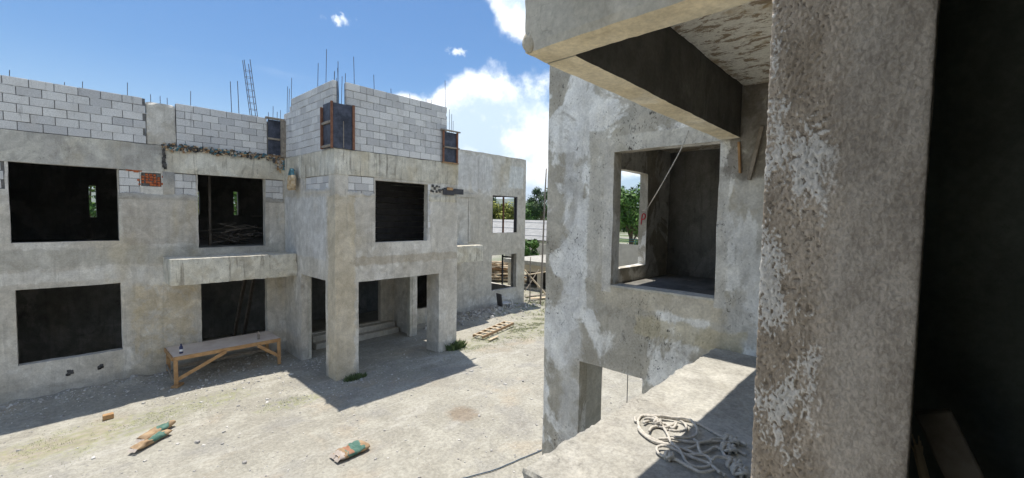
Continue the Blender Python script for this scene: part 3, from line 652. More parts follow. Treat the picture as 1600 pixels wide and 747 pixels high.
for x, h in ((5.75,1.0),(6.35,.55),(6.9,.2),(7.55,.18),(8.15,.15),(8.35,.16),(8.9,1.15)): Bq.append((x,YB+.07,3.4,3.58+h*.75,-.02,0))
for x, h in ((8.98,.5),(9.1,.75),(9.18,.62),(9.26,.4)): Bq.append((x,YB+.10,2.6,2.8+h,rng.uniform(-.02,.02),0))
bars(Bq)
def cage(pts, top, base, w_, name='rebar_cage', rings=9):
    m = MB(); a = Vector(base); b = Vector(top)
    offs = [(-w_,-w_),(w_,-w_),(w_,w_),(-w_,w_)][:pts]
    for i, (ox, oy) in enumerate(offs): m.tube([a+Vector((ox,oy,0)), b+Vector((ox,oy,[0,.06,-.05,.02][i]))], .010, 6)
    for k in range(1, rings+1):
        p = a.lerp(b, k/(rings+1.5)); m.tube([p+Vector((ox*1.05,oy*1.05,0)) for ox, oy in offs+[offs[0]]], .006, 4)
    return m.obj(name,'rebar',FH)
cage(4,(4.46,16.3,5.0),(4.82,16.3,1.8),.085, rings=14)
cage(2,(4.02,16.1,4.15),(4.08,16.1,1.8),.10, rings=1)
# pipe stub on the wing corner
m = MB(); m.tube([(17.0,YF+.1,1.14),(17.42,YF+.1,1.13),(17.44,YF+.1,1.24)],.015,6); m.obj('pipe_stub','metal_pale',FH)
# pipe holes below the lower window
for (x,z) in ((.14,-4.02),(.68,-4.0)):
    m = MB(); n = 10; r3 = random.Random(int(x*100))
    m.tube([(x,YF-.004,z),(x,YF-.03,z)],.035,8)
    for i in range(5): 
        a = r3.uniform(0,6.3); m.box(x+.05*math.cos(a)-.03,x+.05*math.cos(a)+.04,YF-.018,YF-.002,z+.05*math.sin(a)-.02,z+.05*math.sin(a)+.03,.006)
    m.obj('conduit_hole','blackstain',FH)
adopt(FH)
print('blocks', NB[0])
# timber and boards inside the lower doorway of the far house
for i,(x0,x1) in enumerate(((3.9,4.25),(4.2,4.5))):
    m = MB(); m.beam((x0,16.3,-4.5),(x1,15.9,-2.0),.14,.05); o = m.obj('timber_prop','wood_old')
    tag(o, ['left timber prop leaning inside the dark lower doorway','right timber prop leaning inside the dark lower doorway'][i], 'timber', 'timber props leaning in the lower doorway')
# heap of branches in the upper doorway
m = MB(); r3 = random.Random(5)
for i in range(70):
    a = r3.uniform(0,6.28); x = 3.95+r3.gauss(0,.3); y = 16.1+r3.gauss(0,.3); z = -.95+abs(r3.gauss(0,.30))
    d = Vector((math.cos(a),math.sin(a)*.6,r3.uniform(-.35,.35)))*r3.uniform(.2,.5)
    m.beam(Vector((x,y,z))-d,Vector((x,y,z))+d,r3.uniform(.02,.07),.02)
tag(m.obj('scrap_heap','wood_old'),'dark heap of scrap sticks inside the upper doorway','scrap heap',kind='stuff')
m = MB(); m.beam((3.3,16.0,-1.03),(3.3,15.95,1.5),.07,.07); tag(m.obj('timber_prop','wood_old'),'single upright timber prop inside the upper doorway','timber')
# rags, straw and mortar crumbs on the ledge under the block parapet
def crumple(m, c, s, r3, n=1, mi=0):
    for _ in range(n):
        V = []; 
        for i in range(3):
            for j in range(3): V.append((c[0]+(i-1)*s[0]+r3.uniform(-.3,.3)*s[0], c[1]+r3.uniform(-.5,.5)*s[1], c[2]+(j-1)*s[2]+r3.uniform(-.3,.3)*s[2]))
        F = [(i*3+j,(i+1)*3+j,(i+1)*3+j+1,i*3+j+1) for i in range(2) for j in range(2)]
        m.add(V, F, mi)
m = MB(); r3 = random.Random(9)
for i in range(420):
    x = r3.uniform(2.05,5.1); z = 1.80+r3.uniform(-.03,.06)-max(0,r3.gauss(0,.035)); mi = r3.choice([0,0,0,1,1,2,3,4])
    if r3.random() < .35:
        s1 = r3.uniform(.012,.04); m.box(x-s1,x+s1,YF-.05-s1-r3.uniform(0,.04),YF-.03,z-s1*.6,z+s1*.6,.006,mi=mi)
    else: crumple(m,(x,YF-.06,z-.02),(.03,.03,.03+.03*r3.random()),r3,mi=mi)
for i in range(34):
    x = 5.0+r3.gauss(0,.12); x = min(x,5.12); crumple(m,(x,YF-.12,1.7-abs(r3.gauss(0,.14))),(.035,.04,.06),r3,mi=r3.choice([0,1,2,4,3]))
for i in range(26):
    crumple(m,(2.09+r3.gauss(0,.02),YF-.05,1.7-r3.random()*.5),(.02,.02,.05),r3,mi=0)
tag(m.obj('ledge_litter',['blackstain','wood','stone','teal','yellowcloth']),'rags, straw and mortar crumbs littering the ledge under the block parapet','litter',kind='stuff')
# hanging cloth in the inner corner
m = MB(); r3 = random.Random(3)
for lay in range(3):
    V = []; nz, nx = 12, 9
    for j in range(nz+1):
        t = j/nz; wd = .05+.17*math.sin(min(1,t*1.25)*math.pi*.62)
        for i in range(nx+1):
            u = i/nx-.5; V.append((5.02-.03*lay+.05*math.sin(i*2.1+lay)+.03*noise.noise(Vector((i,j,lay)))-.08*t*(1-abs(u)), 13.86+u*2*wd+.04*noise.noise(Vector((i*.7,j*.5,lay*5))), 1.33-.62*t+.03*noise.noise(Vector((i*.9,j,lay)))+.02*lay))
    F = [(j*(nx+1)+i,(j+1)*(nx+1)+i,(j+1)*(nx+1)+i+1,j*(nx+1)+i+1) for j in range(nz) for i in range(nx)]
    for f in F: m.add([], [], 0)
    b = len(m.V); m.V += [Vector(v) for v in V]; m.F += [tuple(k+b for k in f) for f in F]; m.mi += [1 if f[0] < 4*(nx+1) and lay != 1 else 0 for f in F]
tag(m.obj('hanging_cloth',['yellowcloth','teal']),'crumpled straw-yellow and teal cloth hanging from the ledge in the porch corner','cloth')
# ================================================================== NEAR HOUSE (the one the camera stands in)
NH = thing('unfinished_house', 'near unfinished house with rough pitted concrete walls and a sunlit projecting slab', 'house', loc=(4, 0, G))
DZ = -.15
NY = .262       # outer face of the near facade
def fine_jamb():
    """window reveal beside the camera: gridded so the thrown mortar has real relief"""
    X = 1.155; xs = [0,.004,.012,.03,.3,1.0,1.70]; prof = []
    def rowpts():
        P = []
        n = 120
        for i in range(4): P.append((X+[.25,.12,.05,.02][i], -.016-.001*i, 0))
        for i in range(n+1): P.append((X, -.016+(NY+.016)*i/n, 1))
        for d in (.01,.03,.08,.2,.45,.68): P.append((X+d, NY, 0.4))
        return P
    prof = rowpts(); NZ = 620; z0, z1 = -1.0, 1.0; V = []; F = []; C = []
    fr = noise.fractal; nn = noise.noise
    for j in range(NZ+1):
        z = z0+(z1-z0)*j/NZ
        for (x,y,k) in prof:
            if k == 1:
                p = Vector((y, z*.55, 7)); big = nn(p*8)+.6*nn(p*19)+.35*nn(p*45); mid = fr(Vector((y*150+1.2*nn(Vector((y*40,z*40,1))), z*92+y*30, 3)), .7, 2.1, 3); fine = nn(Vector((y*260, z*190, 5)))
                side = min(1, max(0, (y-.10+.045*nn(Vector((3,z*3,1)))+.02*nn(Vector((y*30,z*22,1))))/.06))                      # lime wash and coarse relief only on the outer half
                lime = max(0, min(1, .5+(big*.95+mid*.5+fine*.25-.20)*1.7))*side
                pit = max(0, min(1, (-.12-mid*.6-fine*.25)*2.6+.33))*(.22+.78*side)
                h = .0010*mid*(.6+.6*side) + .0006*fine + .0005*lime - .0011*pit + .002*nn(Vector((y*14,z*9,2)))
                dd = min(y+.016, NY-y); e = .003*math.exp(-dd/.004)
                V.append((x-h+e, y+(.0015*mid+.002*nn(Vector((z*40,1,2))) if y > NY-.02 else 0), z)); C.append((lime, pit, 1-side, 1))
            else:
                a = .003*nn(Vector((x*30,y*30,z*18))); V.append((x, y+(a if y > .1 else -a*.5), z)); C.append((.5, .2, .3, 1))
    n = len(prof)
    F = [(j*n+i, (j+1)*n+i, (j+1)*n+i+1, j*n+i+1) for j in range(NZ) for i in range(n-1)]
    o = mesh_obj('window_reveal', V, F, 'jamb', NH, True)
    ca = o.data.color_attributes.new('mortar', 'FLOAT_COLOR', 'POINT'); ca.data.foreach_set('color', [q_ for c in C for q_ in c])
    return o
fine_jamb()
# facade wall around it (kept just behind the relief strip)
wall('facade_wall','Y',.02,NY-.03,-4,1.17,GB,3.4,[(-.70,1.175,-.93,.93),(-.67,1.14,-3.8,-2.03)],'near',NH,step=.3)
wall('facade_wall','Y',.02,NY-.03,1.172,5.14,GB,3.4,[(2.83,4.58,-1.19,.93),(2.86,4.6,-4.1,-2.1)],'near',NH,step=.3)
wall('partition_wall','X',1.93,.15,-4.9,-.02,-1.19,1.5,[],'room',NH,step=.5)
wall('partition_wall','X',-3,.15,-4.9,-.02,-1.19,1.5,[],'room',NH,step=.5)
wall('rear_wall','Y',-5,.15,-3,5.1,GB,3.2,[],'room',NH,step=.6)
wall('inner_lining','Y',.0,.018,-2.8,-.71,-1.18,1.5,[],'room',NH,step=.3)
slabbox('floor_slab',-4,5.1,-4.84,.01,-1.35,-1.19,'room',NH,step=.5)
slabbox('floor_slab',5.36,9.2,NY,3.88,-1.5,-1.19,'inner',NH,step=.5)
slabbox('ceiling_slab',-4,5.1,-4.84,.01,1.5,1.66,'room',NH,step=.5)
# side wall of the porch with the big window
NX = 5.15; NB_ = 4.09
wall('porch_wall','X',NX,T,NY+.0,NB_,GB,3.6,[(1.62,2.96,-.90,.895),(2.46,3.43,GB-.1,-2.07)],'near',NH,step=.09,wob=.009)
wall('porch_wall','Y',NB_-.002,-.17,NX+T+.002,XR,GB,3.6,[(6.34,8.17,-.92,.91),(5.82,8.64,GB-.1,-2.05)],'near',NH,step=.15)
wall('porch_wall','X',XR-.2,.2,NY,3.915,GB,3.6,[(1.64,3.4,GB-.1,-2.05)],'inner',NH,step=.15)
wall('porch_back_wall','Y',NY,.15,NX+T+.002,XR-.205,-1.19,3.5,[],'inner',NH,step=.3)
slabbox('porch_pillar',NX+T+.002,5.80,3.435,3.91,GB,-2.075,'beam',NH,step=.3)
slabbox('ceiling_slab',NX+T+.003,9.19,NY+.16,3.91,1.44,1.6,'soffit',NH,step=.5)
slabbox('window_lintel',NX-.01,NX+.0,1.50,3.08,.90,1.02,'beam',NH,wob=.002) if False else None
# window surround bands (smooth cement margins) on the near wall
def margin(y0,y1,z0,z1):
    V=[];F=[]; ys=cuts(y0,y1,[],.05); zs=cuts(z0,z1,[],.05)
    return slabbox('window_margin',NX-.012,NX+.0015,y0,y1,z0,z1,'beam',NH,step=.1,wob=.004)

slabbox('window_sill',NX-.012,NX+.25,1.62,2.96,-.93,-.895,'beam',NH,step=.1,wob=.004)
# projecting slab, beams over it and its soffit
slabbox('balcony_slab',1.84,NX-.004,NY+.004,1.61,-2.1,-1.46,'slab',NH,step=.035,wob=.006,crumble=.018)
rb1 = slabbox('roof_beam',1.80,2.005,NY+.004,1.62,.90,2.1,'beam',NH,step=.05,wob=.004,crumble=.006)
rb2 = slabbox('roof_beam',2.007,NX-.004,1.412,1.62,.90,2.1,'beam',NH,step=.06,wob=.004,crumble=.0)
for o_, inner in ((rb1,(1,0,0)),(rb2,(0,-1,0))):   # underside paled for slab bounce light; inner side dark stained, unlike the plastered outside
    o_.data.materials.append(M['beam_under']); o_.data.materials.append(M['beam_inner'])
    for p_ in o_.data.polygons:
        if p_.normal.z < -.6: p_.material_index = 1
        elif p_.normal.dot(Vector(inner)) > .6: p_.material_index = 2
slabbox('roof_slab',2.008,NX-.004,NY+.006,1.408,1.45,1.62,'soffit',NH,step=.1,wob=.010)
m = MB(); r3 = random.Random(6)   # knob of spilled mortar on the outer corner
V = []; F = []; nu, nv_ = 14, 9
for j in range(nv_+1):
    for i in range(nu):
        th = math.pi*j/nv_; ph = 2*math.pi*i/nu; rr_ = .05*(1+.35*noise.noise(Vector((math.cos(ph)*2,math.sin(ph)*2,th))))
        V.append((1.812+rr_*.30*math.sin(th)*math.cos(ph), 1.585+rr_*.95*math.sin(th)*math.sin(ph), .965+rr_*1.15*math.cos(th)))
F = [(j*nu+i,j*nu+(i+1)%nu,(j+1)*nu+(i+1)%nu,(j+1)*nu+i) for j in range(nv_) for i in range(nu)]
mesh_obj('mortar_lump', V, F, 'near', NH, True)
# red P sprayed on the jamb of the far window of that room
P2 = []
for (a,b) in ((.0,-.11),(.005,-.04),(.01,.03),(.02,.09),(.045,.115),(.08,.09),(.085,.04),(.06,.0),(.012,-.005)): P2.append((8.166, 4.035-a, b))
m = MB(); m.tube(P2,.013,6); m.obj('red_letter_p','redpaint',NH)
adopt(NH)
# two battens left on the near wall
m = MB(); m.beam((NX-.02,1.425,.86),(NX-.02,1.40,.52),.025,.03,up=(1,0,0)); tag(m.obj('timber_offcut','wood_bench'),'short upright orange timber offcut fixed on the wall beside the near window','timber')
m = MB(); m.beam((NX-.02,1.205,1.0),(NX-.02,1.31,.44),.04,.025,up=(1,0,0)); tag(m.obj('timber_offcut','wood_grey'),'longer slanting grey timber offcut on the wall next to the rough column','timber')
# plank and splinters inside the dark room
m = MB(); m.beam((1.6,-.062,-.502),(1.55,-.365,-1.185),.075,.035,up=(1,0,0))
bpy_plank = m.obj('leaning_plank','wood_grey'); tag(bpy_plank,'dark plank leaning upright in the unlit room behind the rough column','plank')
# ================================================================== loose things
def smooth_path(P, n=6):
    out = []
    P = [Vector(p) for p in P]
    for i in range(len(P)-1):
        p0 = P[max(i-1,0)]; p1 = P[i]; p2 = P[i+1]; p3 = P[min(i+2,len(P)-1)]
        for k in range(n):
            t = k/n; out.append(.5*((2*p1)+(-p0+p2)*t+(2*p0-5*p1+4*p2-p3)*t*t+(-p0+3*p1-3*p2+p3)*t**3))
    out.append(P[-1]); return out
SZ = -1.455
def on_slab(u, v):      # a point of the coil, measured on the slab (plan coordinates worked out beforehand)
    px = 980+u/5.88; py = 620+v/5.88
    d = (px-800)/668.04*_r - (py-373.5)/668.04*_u + _f
    return d*(SZ/d.z)
coils = [
 [(1095,465),(1000,425),(900,395),(800,345),(680,275),(590,240),(430,205),(280,190),(150,182),(100,230),(115,300),(180,370),(280,420),(400,460),(500,490),(600,480),(650,440),(610,405)],
 [(150,200),(250,215),(305,255),(345,315),(375,370),(400,440),(460,500),(500,550),(540,620),(620,660),(740,660),(770,620),(720,575),(610,560),(540,560)],
 [(300,215),(430,225),(520,260),(545,310),(500,350),(440,360),(385,350)],
 [(430,410),(560,400),(630,370),(640,330),(590,280),(530,250),(420,225),(300,205)],
 [(70,200),(75,235),(105,250),(110,320),(200,400),(300,440),(420,465),(560,510),(640,540),(740,515),(800,480),(860,500),(900,560),(960,580),(1000,640),(1080,700)],
 [(900,745),(820,700),(680,725),(560,670),(440,600),(340,570),(280,530),(275,490),(340,480),(430,510),(520,550),(640,590),(740,630),(800,680),(850,735)],
 [(690,570),(655,515),(660,470),(750,440),(770,410),(840,405),(920,420),(1000,440),(1095,485)],
 [(780,640),(830,615),(920,625),(990,665),(1060,740)],
 [(1095,550),(1000,500),(900,440),(820,425),(700,435),(560,430),(420,400),(290,400)],
 [(200,340),(225,300),(280,285),(340,300),(400,290),(450,260),(420,310),(360,270),(300,260)],
 [(150,260),(200,240),(270,250),(310,290),(250,250),(170,230)]]
m = MB()
for i, c in enumerate(coils):
    P = [on_slab(u, v) for u, v in c]
    P = smooth_path(P, 10)
    for k, p in enumerate(P): p.z = SZ + .011 + .0115*(i % 4)*(.55+.45*math.sin(k*.11+i)) + .003*noise.noise(p*9)
    m.tube(P, .0088, 9, lobes=3, twist=210)
for (u, v) in ((950,430),(930,505),(985,655),(1035,715),(385,578),(280,265)):
    c = on_slab(u, v); s = .03 if u > 900 else .018; P = []
    for k in range(60):
        t = k/60*2*math.pi*3; P.append(c+Vector((s*(math.cos(t)+.5*math.cos(2.3*t)), s*(math.sin(t)+.5*math.sin(1.7*t)), .022+.016*math.sin(2.7*t))))
    m.tube(smooth_path(P,2), .0095, 7, lobes=3, twist=210)
tag(m.obj('coiled_rope','rope',smooth=True),'tangled white braided rope lying in loops on the sunlit slab','rope')
m = MB(); P = smooth_path([(NX-.03,1.97,1.05),(NX-.06,2.03,.86),(NX-.07,2.15,.62),(NX-.04,2.33,.33),(NX+.35,2.62,.17),(NX+1.4,3.13,.16),(8.12,3.985,.175)],10); m.tube(P,.0065,8,lobes=3,twist=160)
tag(m.obj('hanging_rope','rope',smooth=True),'thin pale rope hanging diagonally across the near window opening','rope')
m = MB(); m.tube([(5.6,2.9,-2.07),(5.6,2.9,-4.4)],.006,5); tag(m.obj('plumb_line','black'),'thin dark plumb line hanging in the lower opening of the near wall','string')
# hose over the ground
P = smooth_path([(3.6,5.75,0),(4.5,5.55,0),(5.2,5.30,0),(5.8,5.22,0),(6.42,5.10,0),(7.3,4.95,0)],10)
for p in P: p.z = gz(p.x,p.y)+.02
m = MB(); m.tube(P,.010,8); tag(m.obj('garden_hose','bluecable',smooth=True),'thin dark blue hose running over the ground to the near wall','hose')
# ---- work bench
def bench():
    x0,x1,y0,y1 = 2.0,4.56,13.78,14.9; zt = -3.75
    t = thing('work_table','long rough timber work table with diagonal braces against the far facade','table',loc=(3.3,14.3,G))
    slabbox('table_top',x0,x1,y0,y1,zt-.03,zt,'wood_top',t,step=.15,wob=.006)
    for (a,b) in (((x0,y0-.02,zt-.06),(x1,y0-.02,zt-.06)),((x0,y1-.03,zt-.075),(x1,y1-.03,zt-.075)),((x0-.02,y0,zt-.06),(x0-.02,y1,zt-.06)),((x1+.0,y0+.02,zt-.085),(x1+.0,y1,zt-.085))):
        m = MB(); m.beam(a,b,.035,.10); m.obj('apron','wood_bench',t)
    for (x,y) in ((x0+.04,y0-.02),(x1-.05,y0-.02),(x0+.04,y1-.08),(x1-.05,y1-.08)):
        m = MB(); m.beam((x,y-.03 if y < 14 else y,gz(x,y)+.04),(x,y,zt-.10),.09,.05,up=(0,1,0)); m.obj('leg','wood_bench',t)
    for x in (x0+.04,):
        m = MB(); m.beam((x-.06,y0-.14,gz(x,y0)+.03),(x+.12,y0+.10,gz(x,y0)+.03),.16,.05); m.obj('foot_block','wood_bench',t)
    for (a,b) in (((x0+.06,y0-.06,G+.22),(x0+1.15,y0-.06,zt-.10)),((x1-.08,y0-.06,G+.30),(x1-.62,y0-.06,zt-.10))):
        m = MB(); m.beam(a,b,.09,.03,up=(0,1,0)) ; m.obj('brace','wood_bench',t)
    m = MB(); m.beam((x0+.0,y0-.05,G+.18),(x0+.0,y1-.05,G+.34),.03,.08); m.obj('stretcher','wood_grey',t)
    m = MB(); m.beam((x0+.15,y1-.12,G+.25),(x1-.1,y1-.12,G+.25),.03,.08); m.obj('stretcher','wood_grey',t)
    adopt(t)
bench()
def lathe(m, c, prof, n=14, mi=0):
    b = len(m.V)
    for (r_, z) in prof:
        for k in range(n): m.V.append(Vector((c[0]+r_*math.cos(2*math.pi*k/n), c[1]+r_*math.sin(2*math.pi*k/n), c[2]+z)))
    for i in range(len(prof)-1):
        for k in range(n): m.F.append((b+i*n+k,b+i*n+(k+1)%n,b+(i+1)*n+(k+1)%n,b+(i+1)*n+k)); m.mi.append(mi)
    m.F.append(tuple(b+k for k in range(n))[::-1]); m.F.append(tuple(b+(len(prof)-1)*n+k for k in range(n))); m.mi += [mi,mi]
t = thing('plastic_bottle','small navy blue plastic bottle with white label at the left end of the table','bottle',loc=(2.2,14.0,-3.748))
m = MB(); lathe(m,(2.2,14.0,-3.748),[(.038,0),(.042,.01),(.042,.15),(.036,.18),(.018,.21),(.016,.225)]); m.obj('bottle_body','bottleblue',t,True)
m = MB(); lathe(m,(2.2,14.0,-3.748),[(.019,.222),(.019,.25),(.012,.255)],10); m.obj('cap','bottleblue',t,True)
m = MB(); lathe(m,(2.2,14.0,-3.748),[(.0432,.05),(.0432,.11)]); m.obj('label','paper',t,True)
adopt(t)
t = thing('glass_bottle','small clear brown glass bottle near the right end of the table','bottle',loc=(4.05,14.05,-3.748))
m = MB(); lathe(m,(4.05,14.05,-3.748),[(.033,0),(.036,.01),(.036,.12),(.014,.17),(.012,.22)]); m.obj('bottle_body','wood_grey',t,True)
m = MB(); lathe(m,(4.05,14.05,-3.748),[(.014,.218),(.014,.235)],10); m.obj('cap','wood_top',t,True)
adopt(t)
# ---- cement bags
def bag(label, c, ang, L, W, H, mats, seed, fold=0.0, group=None):
    t = thing('cement_bag', label, 'bag', group, loc=(c[0],c[1],gz(c[0],c[1])))
    nu, nw = 30, 16; V = []; F = []; mi = []
    for i in range(nu+1):
        u = i/nu; s = math.sin(math.pi*min(1,max(0,u)))
        prof = (1-abs(2*u-1)**5)
        for j in range(nw):
            th = 2*math.pi*j/nw; cx_ = math.cos(th); sx = math.sin(th)
            w_ = W/2*(.84+.16*prof)*(abs(cx_)**.75)*(1 if cx_ > 0 else -1)
            h_ = H/2*(prof*.8+.12)*(abs(sx)**.8)*(1 if sx > 0 else -1)
            pinch = 1-fold*math.exp(-((u-.62)/.07)**2)
            p = Vector(((u-.5)*L, w_, h_*pinch+H/2))
            if sx > -.2: p += nv(p, 6, seed)*.035 + nv(p, 16, seed+4)*.016
            p.z = max(p.z, .0)
            V.append(p)
    for i in range(nu):
        for j in range(nw):
            F.append((i*nw+j,(i+1)*nw+j,(i+1)*nw+(j+1)%nw,i*nw+(j+1)%nw)); u = (i+.5)/nu; th = (j+.5)/nw*2*math.pi
            k = 0
            for (a,b,ta,tb,mm) in mats:
                if a < u+.02*math.sin(j*2.1) < b and ta < math.sin(th)*1.0+.0*u and math.cos(th) < tb: k = mm
            mi.append(k)
    F.append(tuple(range(nw))[::-1]); F.append(tuple(nu*nw+j for j in range(nw))); mi += [3,3]
    a = ang; rot = Matrix.Rotation(a,4,'Z'); base = Vector((c[0],c[1],gz(c[0],c[1])+.01))
    V = [base+rot@v for v in V]
    o = mesh_obj('sack', V, F, ['bagpaper','baggreen','bagred','bagwhite'], t, True); o.data.polygons.foreach_set('material_index', mi)
    # stitched folded end flap
    m = MB(); 
    for k, (a0,a1) in enumerate(((-.5,-.05),(.0,.5))):
        V2 = []
        for i in range(4):
            for j in range(5):
                V2.append(base+rot@Vector((-L/2-.0-.018*i, W*(a0+(a1-a0)*j/4)*.9, .02+H*.42*(1-i/4)+.012*noise.noise(Vector((i,j,seed+k))))))
        m.add(V2, [(i*5+j,(i+1)*5+j,(i+1)*5+j+1,i*5+j+1) for i in range(3) for j in range(4)])
    m.obj('end_flap','bagwhite',t,False)
    adopt(t)
bag('torn brown and green cement bag lying alone in the middle of the yard',(3.76,7.62,0),R(2),.62,.36,.13,[(.25,.50,-.4,.0,1),(.48,.80,.1,1.1,1),(.28,.46,.55,.6,2),(.0,.14,-1,2,3)],1,.3)
bag('flattened brown paper bag with green stripe, upper one of the pair near the mossy patch',(1.32,11.08,0),R(40),.74,.19,.13,[(.50,.80,-.1,1.1,1)],5,.3,'pair of empty cement bags')
bag('flattened brown paper bag with green stripe, lower one of the pair near the mossy patch',(1.20,10.70,0),R(36),.74,.18,.12,[(.42,.78,-.2,.4,1)],11,.2,'pair of empty cement bags')
# ---- broken clay brick
m = MB(); m.box(.60,.78,12.66,12.78,gz(.69,12.72),gz(.69,12.72)+.11,.01); o = m.obj('clay_brick','wood_bench'); tag(o,'broken orange clay brick lying on the ground near the far facade','brick')
# ---- ladder on the ground
def ladder():
    t = thing('timber_ladder','short timber ladder lying flat on the grass in front of the far wing','ladder',loc=(11.9,11.9,G))
    a = Vector((10.70,11.42,G+.10)); b = Vector((13.02,12.0,G+.12)); d = (b-a).normalized(); n = Vector((-d.y,d.x,0))*.42
    for off in (Vector(), n):
        m = MB(); m.beam(a+off,b+off,.04,.09); m.obj('side_rail','wood',t)
    L = (b-a).length
    for i in range(7):
        p = a+d*(.08+(L-.16)*i/6); m = MB(); m.beam(p+Vector((0,0,.05)),p+n+Vector((0,0,.05)),.09,.025); m.obj('rung','wood_pale',t)
    adopt(t)
ladder()
m = MB(); m.beam((10.75,11.12,G+.06),(11.35,11.25,G+.06),.09,.03); tag(m.obj('timber_offcut','wood_pale'),'small pale plank offcut on the ground beside the ladder','plank')
# ---- broken chair on the rubble
def chair():
    cx, cy, cz = 14.55, 14.05, gz(14.55,14.05)+.02
    t = thing('broken_chair','broken garden chair with dark back and pale curved arms on the rubble heap','chair',loc=(cx,cy,cz))
    rot = Matrix.Translation((cx,cy,cz))@Matrix.Rotation(R(-12),4,'Z')
    m = MB(); m.box(-.24,-.19,-.20,.22,.02,.62,.01,rot@Matrix.Rotation(R(-8),4,'Y')); m.obj('backrest','black',t)
    m = MB(); m.box(-.19,.28,-.22,.22,.10,.14,.012,rot); m.obj('seat','metal_pale',t)
    for s in (-.25,.25):
        P = smooth_path([rot@Vector(v) for v in ((-.2,s,.36),(0,s,.38),(.18,s,.34),(.30,s,.20),(.32,s,.02))],5)
        m = MB(); m.tube(P,.022,7); m.obj('armrest','metal_pale',t,True)
    for sx,sy in ((-.18,-.2),(-.18,.2),(.24,-.18),(.24,.18)):
        m = MB(); m.tube([rot@Vector((sx,sy,.11)),rot@Vector((sx*1.1,sy,-.05))],.016,6); m.obj('leg','metal_pale',t)
    adopt(t)
chair()
# ---- stones
def rock(m, c, s, r3, mi=0):
    V0 = [(-1,-1,-1),(1,-1,-1),(1,1,-1),(-1,1,-1),(-.7,-.7,1),(.7,-.7,1),(.7,.7,1),(-.7,.7,1)]
    a = r3.uniform(0,6.3); ca, sa = math.cos(a), math.sin(a); sx, sy, sz = s*r3.uniform(.6,1.2), s*r3.uniform(.5,1), s*r3.uniform(.25,.6)
    V = []
    for v in V0:
        x = v[0]*sx*r3.uniform(.6,1.1); y = v[1]*sy*r3.uniform(.6,1.1); z = v[2]*sz*r3.uniform(.6,1.1)
        V.append((c[0]+x*ca-y*sa, c[1]+x*sa+y*ca, c[2]+z))
    m.add(V, [(3,2,1,0),(4,5,6,7),(0,1,5,4),(1,2,6,5),(2,3,7,6),(3,0,4,7)], mi)
m = MB(); r3 = random.Random(12)
for i in range(3600):
    u = r3.random()
    if u < .30: x, y = r3.uniform(-2.5,5), 14.95-abs(r3.gauss(0,.55))
    elif u < .45: x, y = r3.uniform(1.5,6), 13.3+r3.gauss(0,.5)
    elif u < .80: x, y = r3.uniform(-2.5,10), r3.uniform(4.5,13.5)
    elif u < .9: x, y = r3.gauss(5.3,1.4), r3.gauss(10.9,.5)
    else: x, y = r3.uniform(8,20), r3.uniform(5,14)
    if 5.1 < x < 5.85 and 11.3 < y < 12: continue
    s = min(.075,.010*math.exp(abs(r3.gauss(0,.62)))); rock(m,(x,y,gz(x,y)+s*.15),s,r3,0 if r3.random() < .7 else 1)
M['stone_pale'] = plain('pale_limestone_chip', (.48,.46,.43), (.62,.60,.56), 5, .4, .01)
tag(m.obj('gravel',['stone','stone_pale']),'loose stones and mortar chips scattered over the yard','gravel',kind='stuff')
m = MB()
for i in range(900):
    x, y = r3.gauss(14.2,1.3), 14.95-abs(r3.gauss(0,.75))
    if y < 12.6: continue
    s = min(.16,.035*math.exp(abs(r3.gauss(0,.55)))); rock(m,(x,y,gz(x,y)+s*.25),s,r3,0 if r3.random() < .75 else 1)
tag(m.obj('rubble_heap',['stone','stone_pale']),'heap of broken concrete rubble along the foot of the far wing','rubble',kind='stuff')
# ---- grass
def grass(name, label, spots, mat, cat='grass', kind='stuff', r_seed=1, hgt=.05):
    m = MB(); r3 = random.Random(r_seed)
    for (cx,cy,sx,sy,n,h) in spots:
        for _ in range(n):
            x, y = r3.gauss(cx,sx), r3.gauss(cy,sy)
            if noise.noise(Vector((x*1.7,y*1.7,5)))+.6*noise.noise(Vector((x*6,y*6,9))) < .08 and kind == 'stuff': continue
            if 5.13 < x < 5.83 and 11.33 < y < 11.97: continue
            a = r3.uniform(0,6.28); hh = h*r3.uniform(.5,1.4); w2 = hh*.10+.003; ln = r3.uniform(.2,.9)*hh; b = r3.uniform(0,6.28); z = gz(x,y)-.005
            if kind != 'stuff' and math.hypot((x-cx)/sx,(y-cy)/sy) > 1.7: continue
            dx, dy = math.cos(a)*w2, math.sin(a)*w2; lx, ly = math.cos(b)*ln, math.sin(b)*ln
            m.add([(x-dx,y-dy,z),(x+dx,y+dy,z),(x+dx*.6+lx*.5,y+dy*.6+ly*.5,z+hh*.6),(x-dx*.6+lx*.5,y-dy*.6+ly*.5,z+hh*.6),(x+lx,y+ly,z+hh)],[(0,1,2,3),(3,2,4)])
    o = m.obj(name,mat); tag(o,label,cat,kind=kind); return o
grass('grass','thin patchy grass growing through the gravel',[(.6,12.0,1.3,.55,4200,.018),(2.0,12.3,.8,.4,1400,.016),(3.7,10.9,.5,.2,900,.02),(12.2,11.3,1.6,.5,9000,.03),(14.6,11.8,1.4,.6,9000,.03),(16.2,10.6,2.5,1.2,9000,.035),(19,13.5,2,1.6,9000,.09),(9.6,11.0,.5,.3,1500,.02),(7.2,10.6,1.0,.3,1200,.018)],'grass')
def tuft(label, spots, seed):
    o = grass('weed_tuft',label,spots,'weed','plant',None,seed); o['group'] = 'weeds at the feet of the porch pillars'
tuft('dark green weeds growing against the left porch pillar',[(5.62,11.15,.20,.08,420,.11)],3)
tuft('taller green weed clump growing against the right porch pillar',[(9.35,11.30,.22,.11,520,.22)],4)
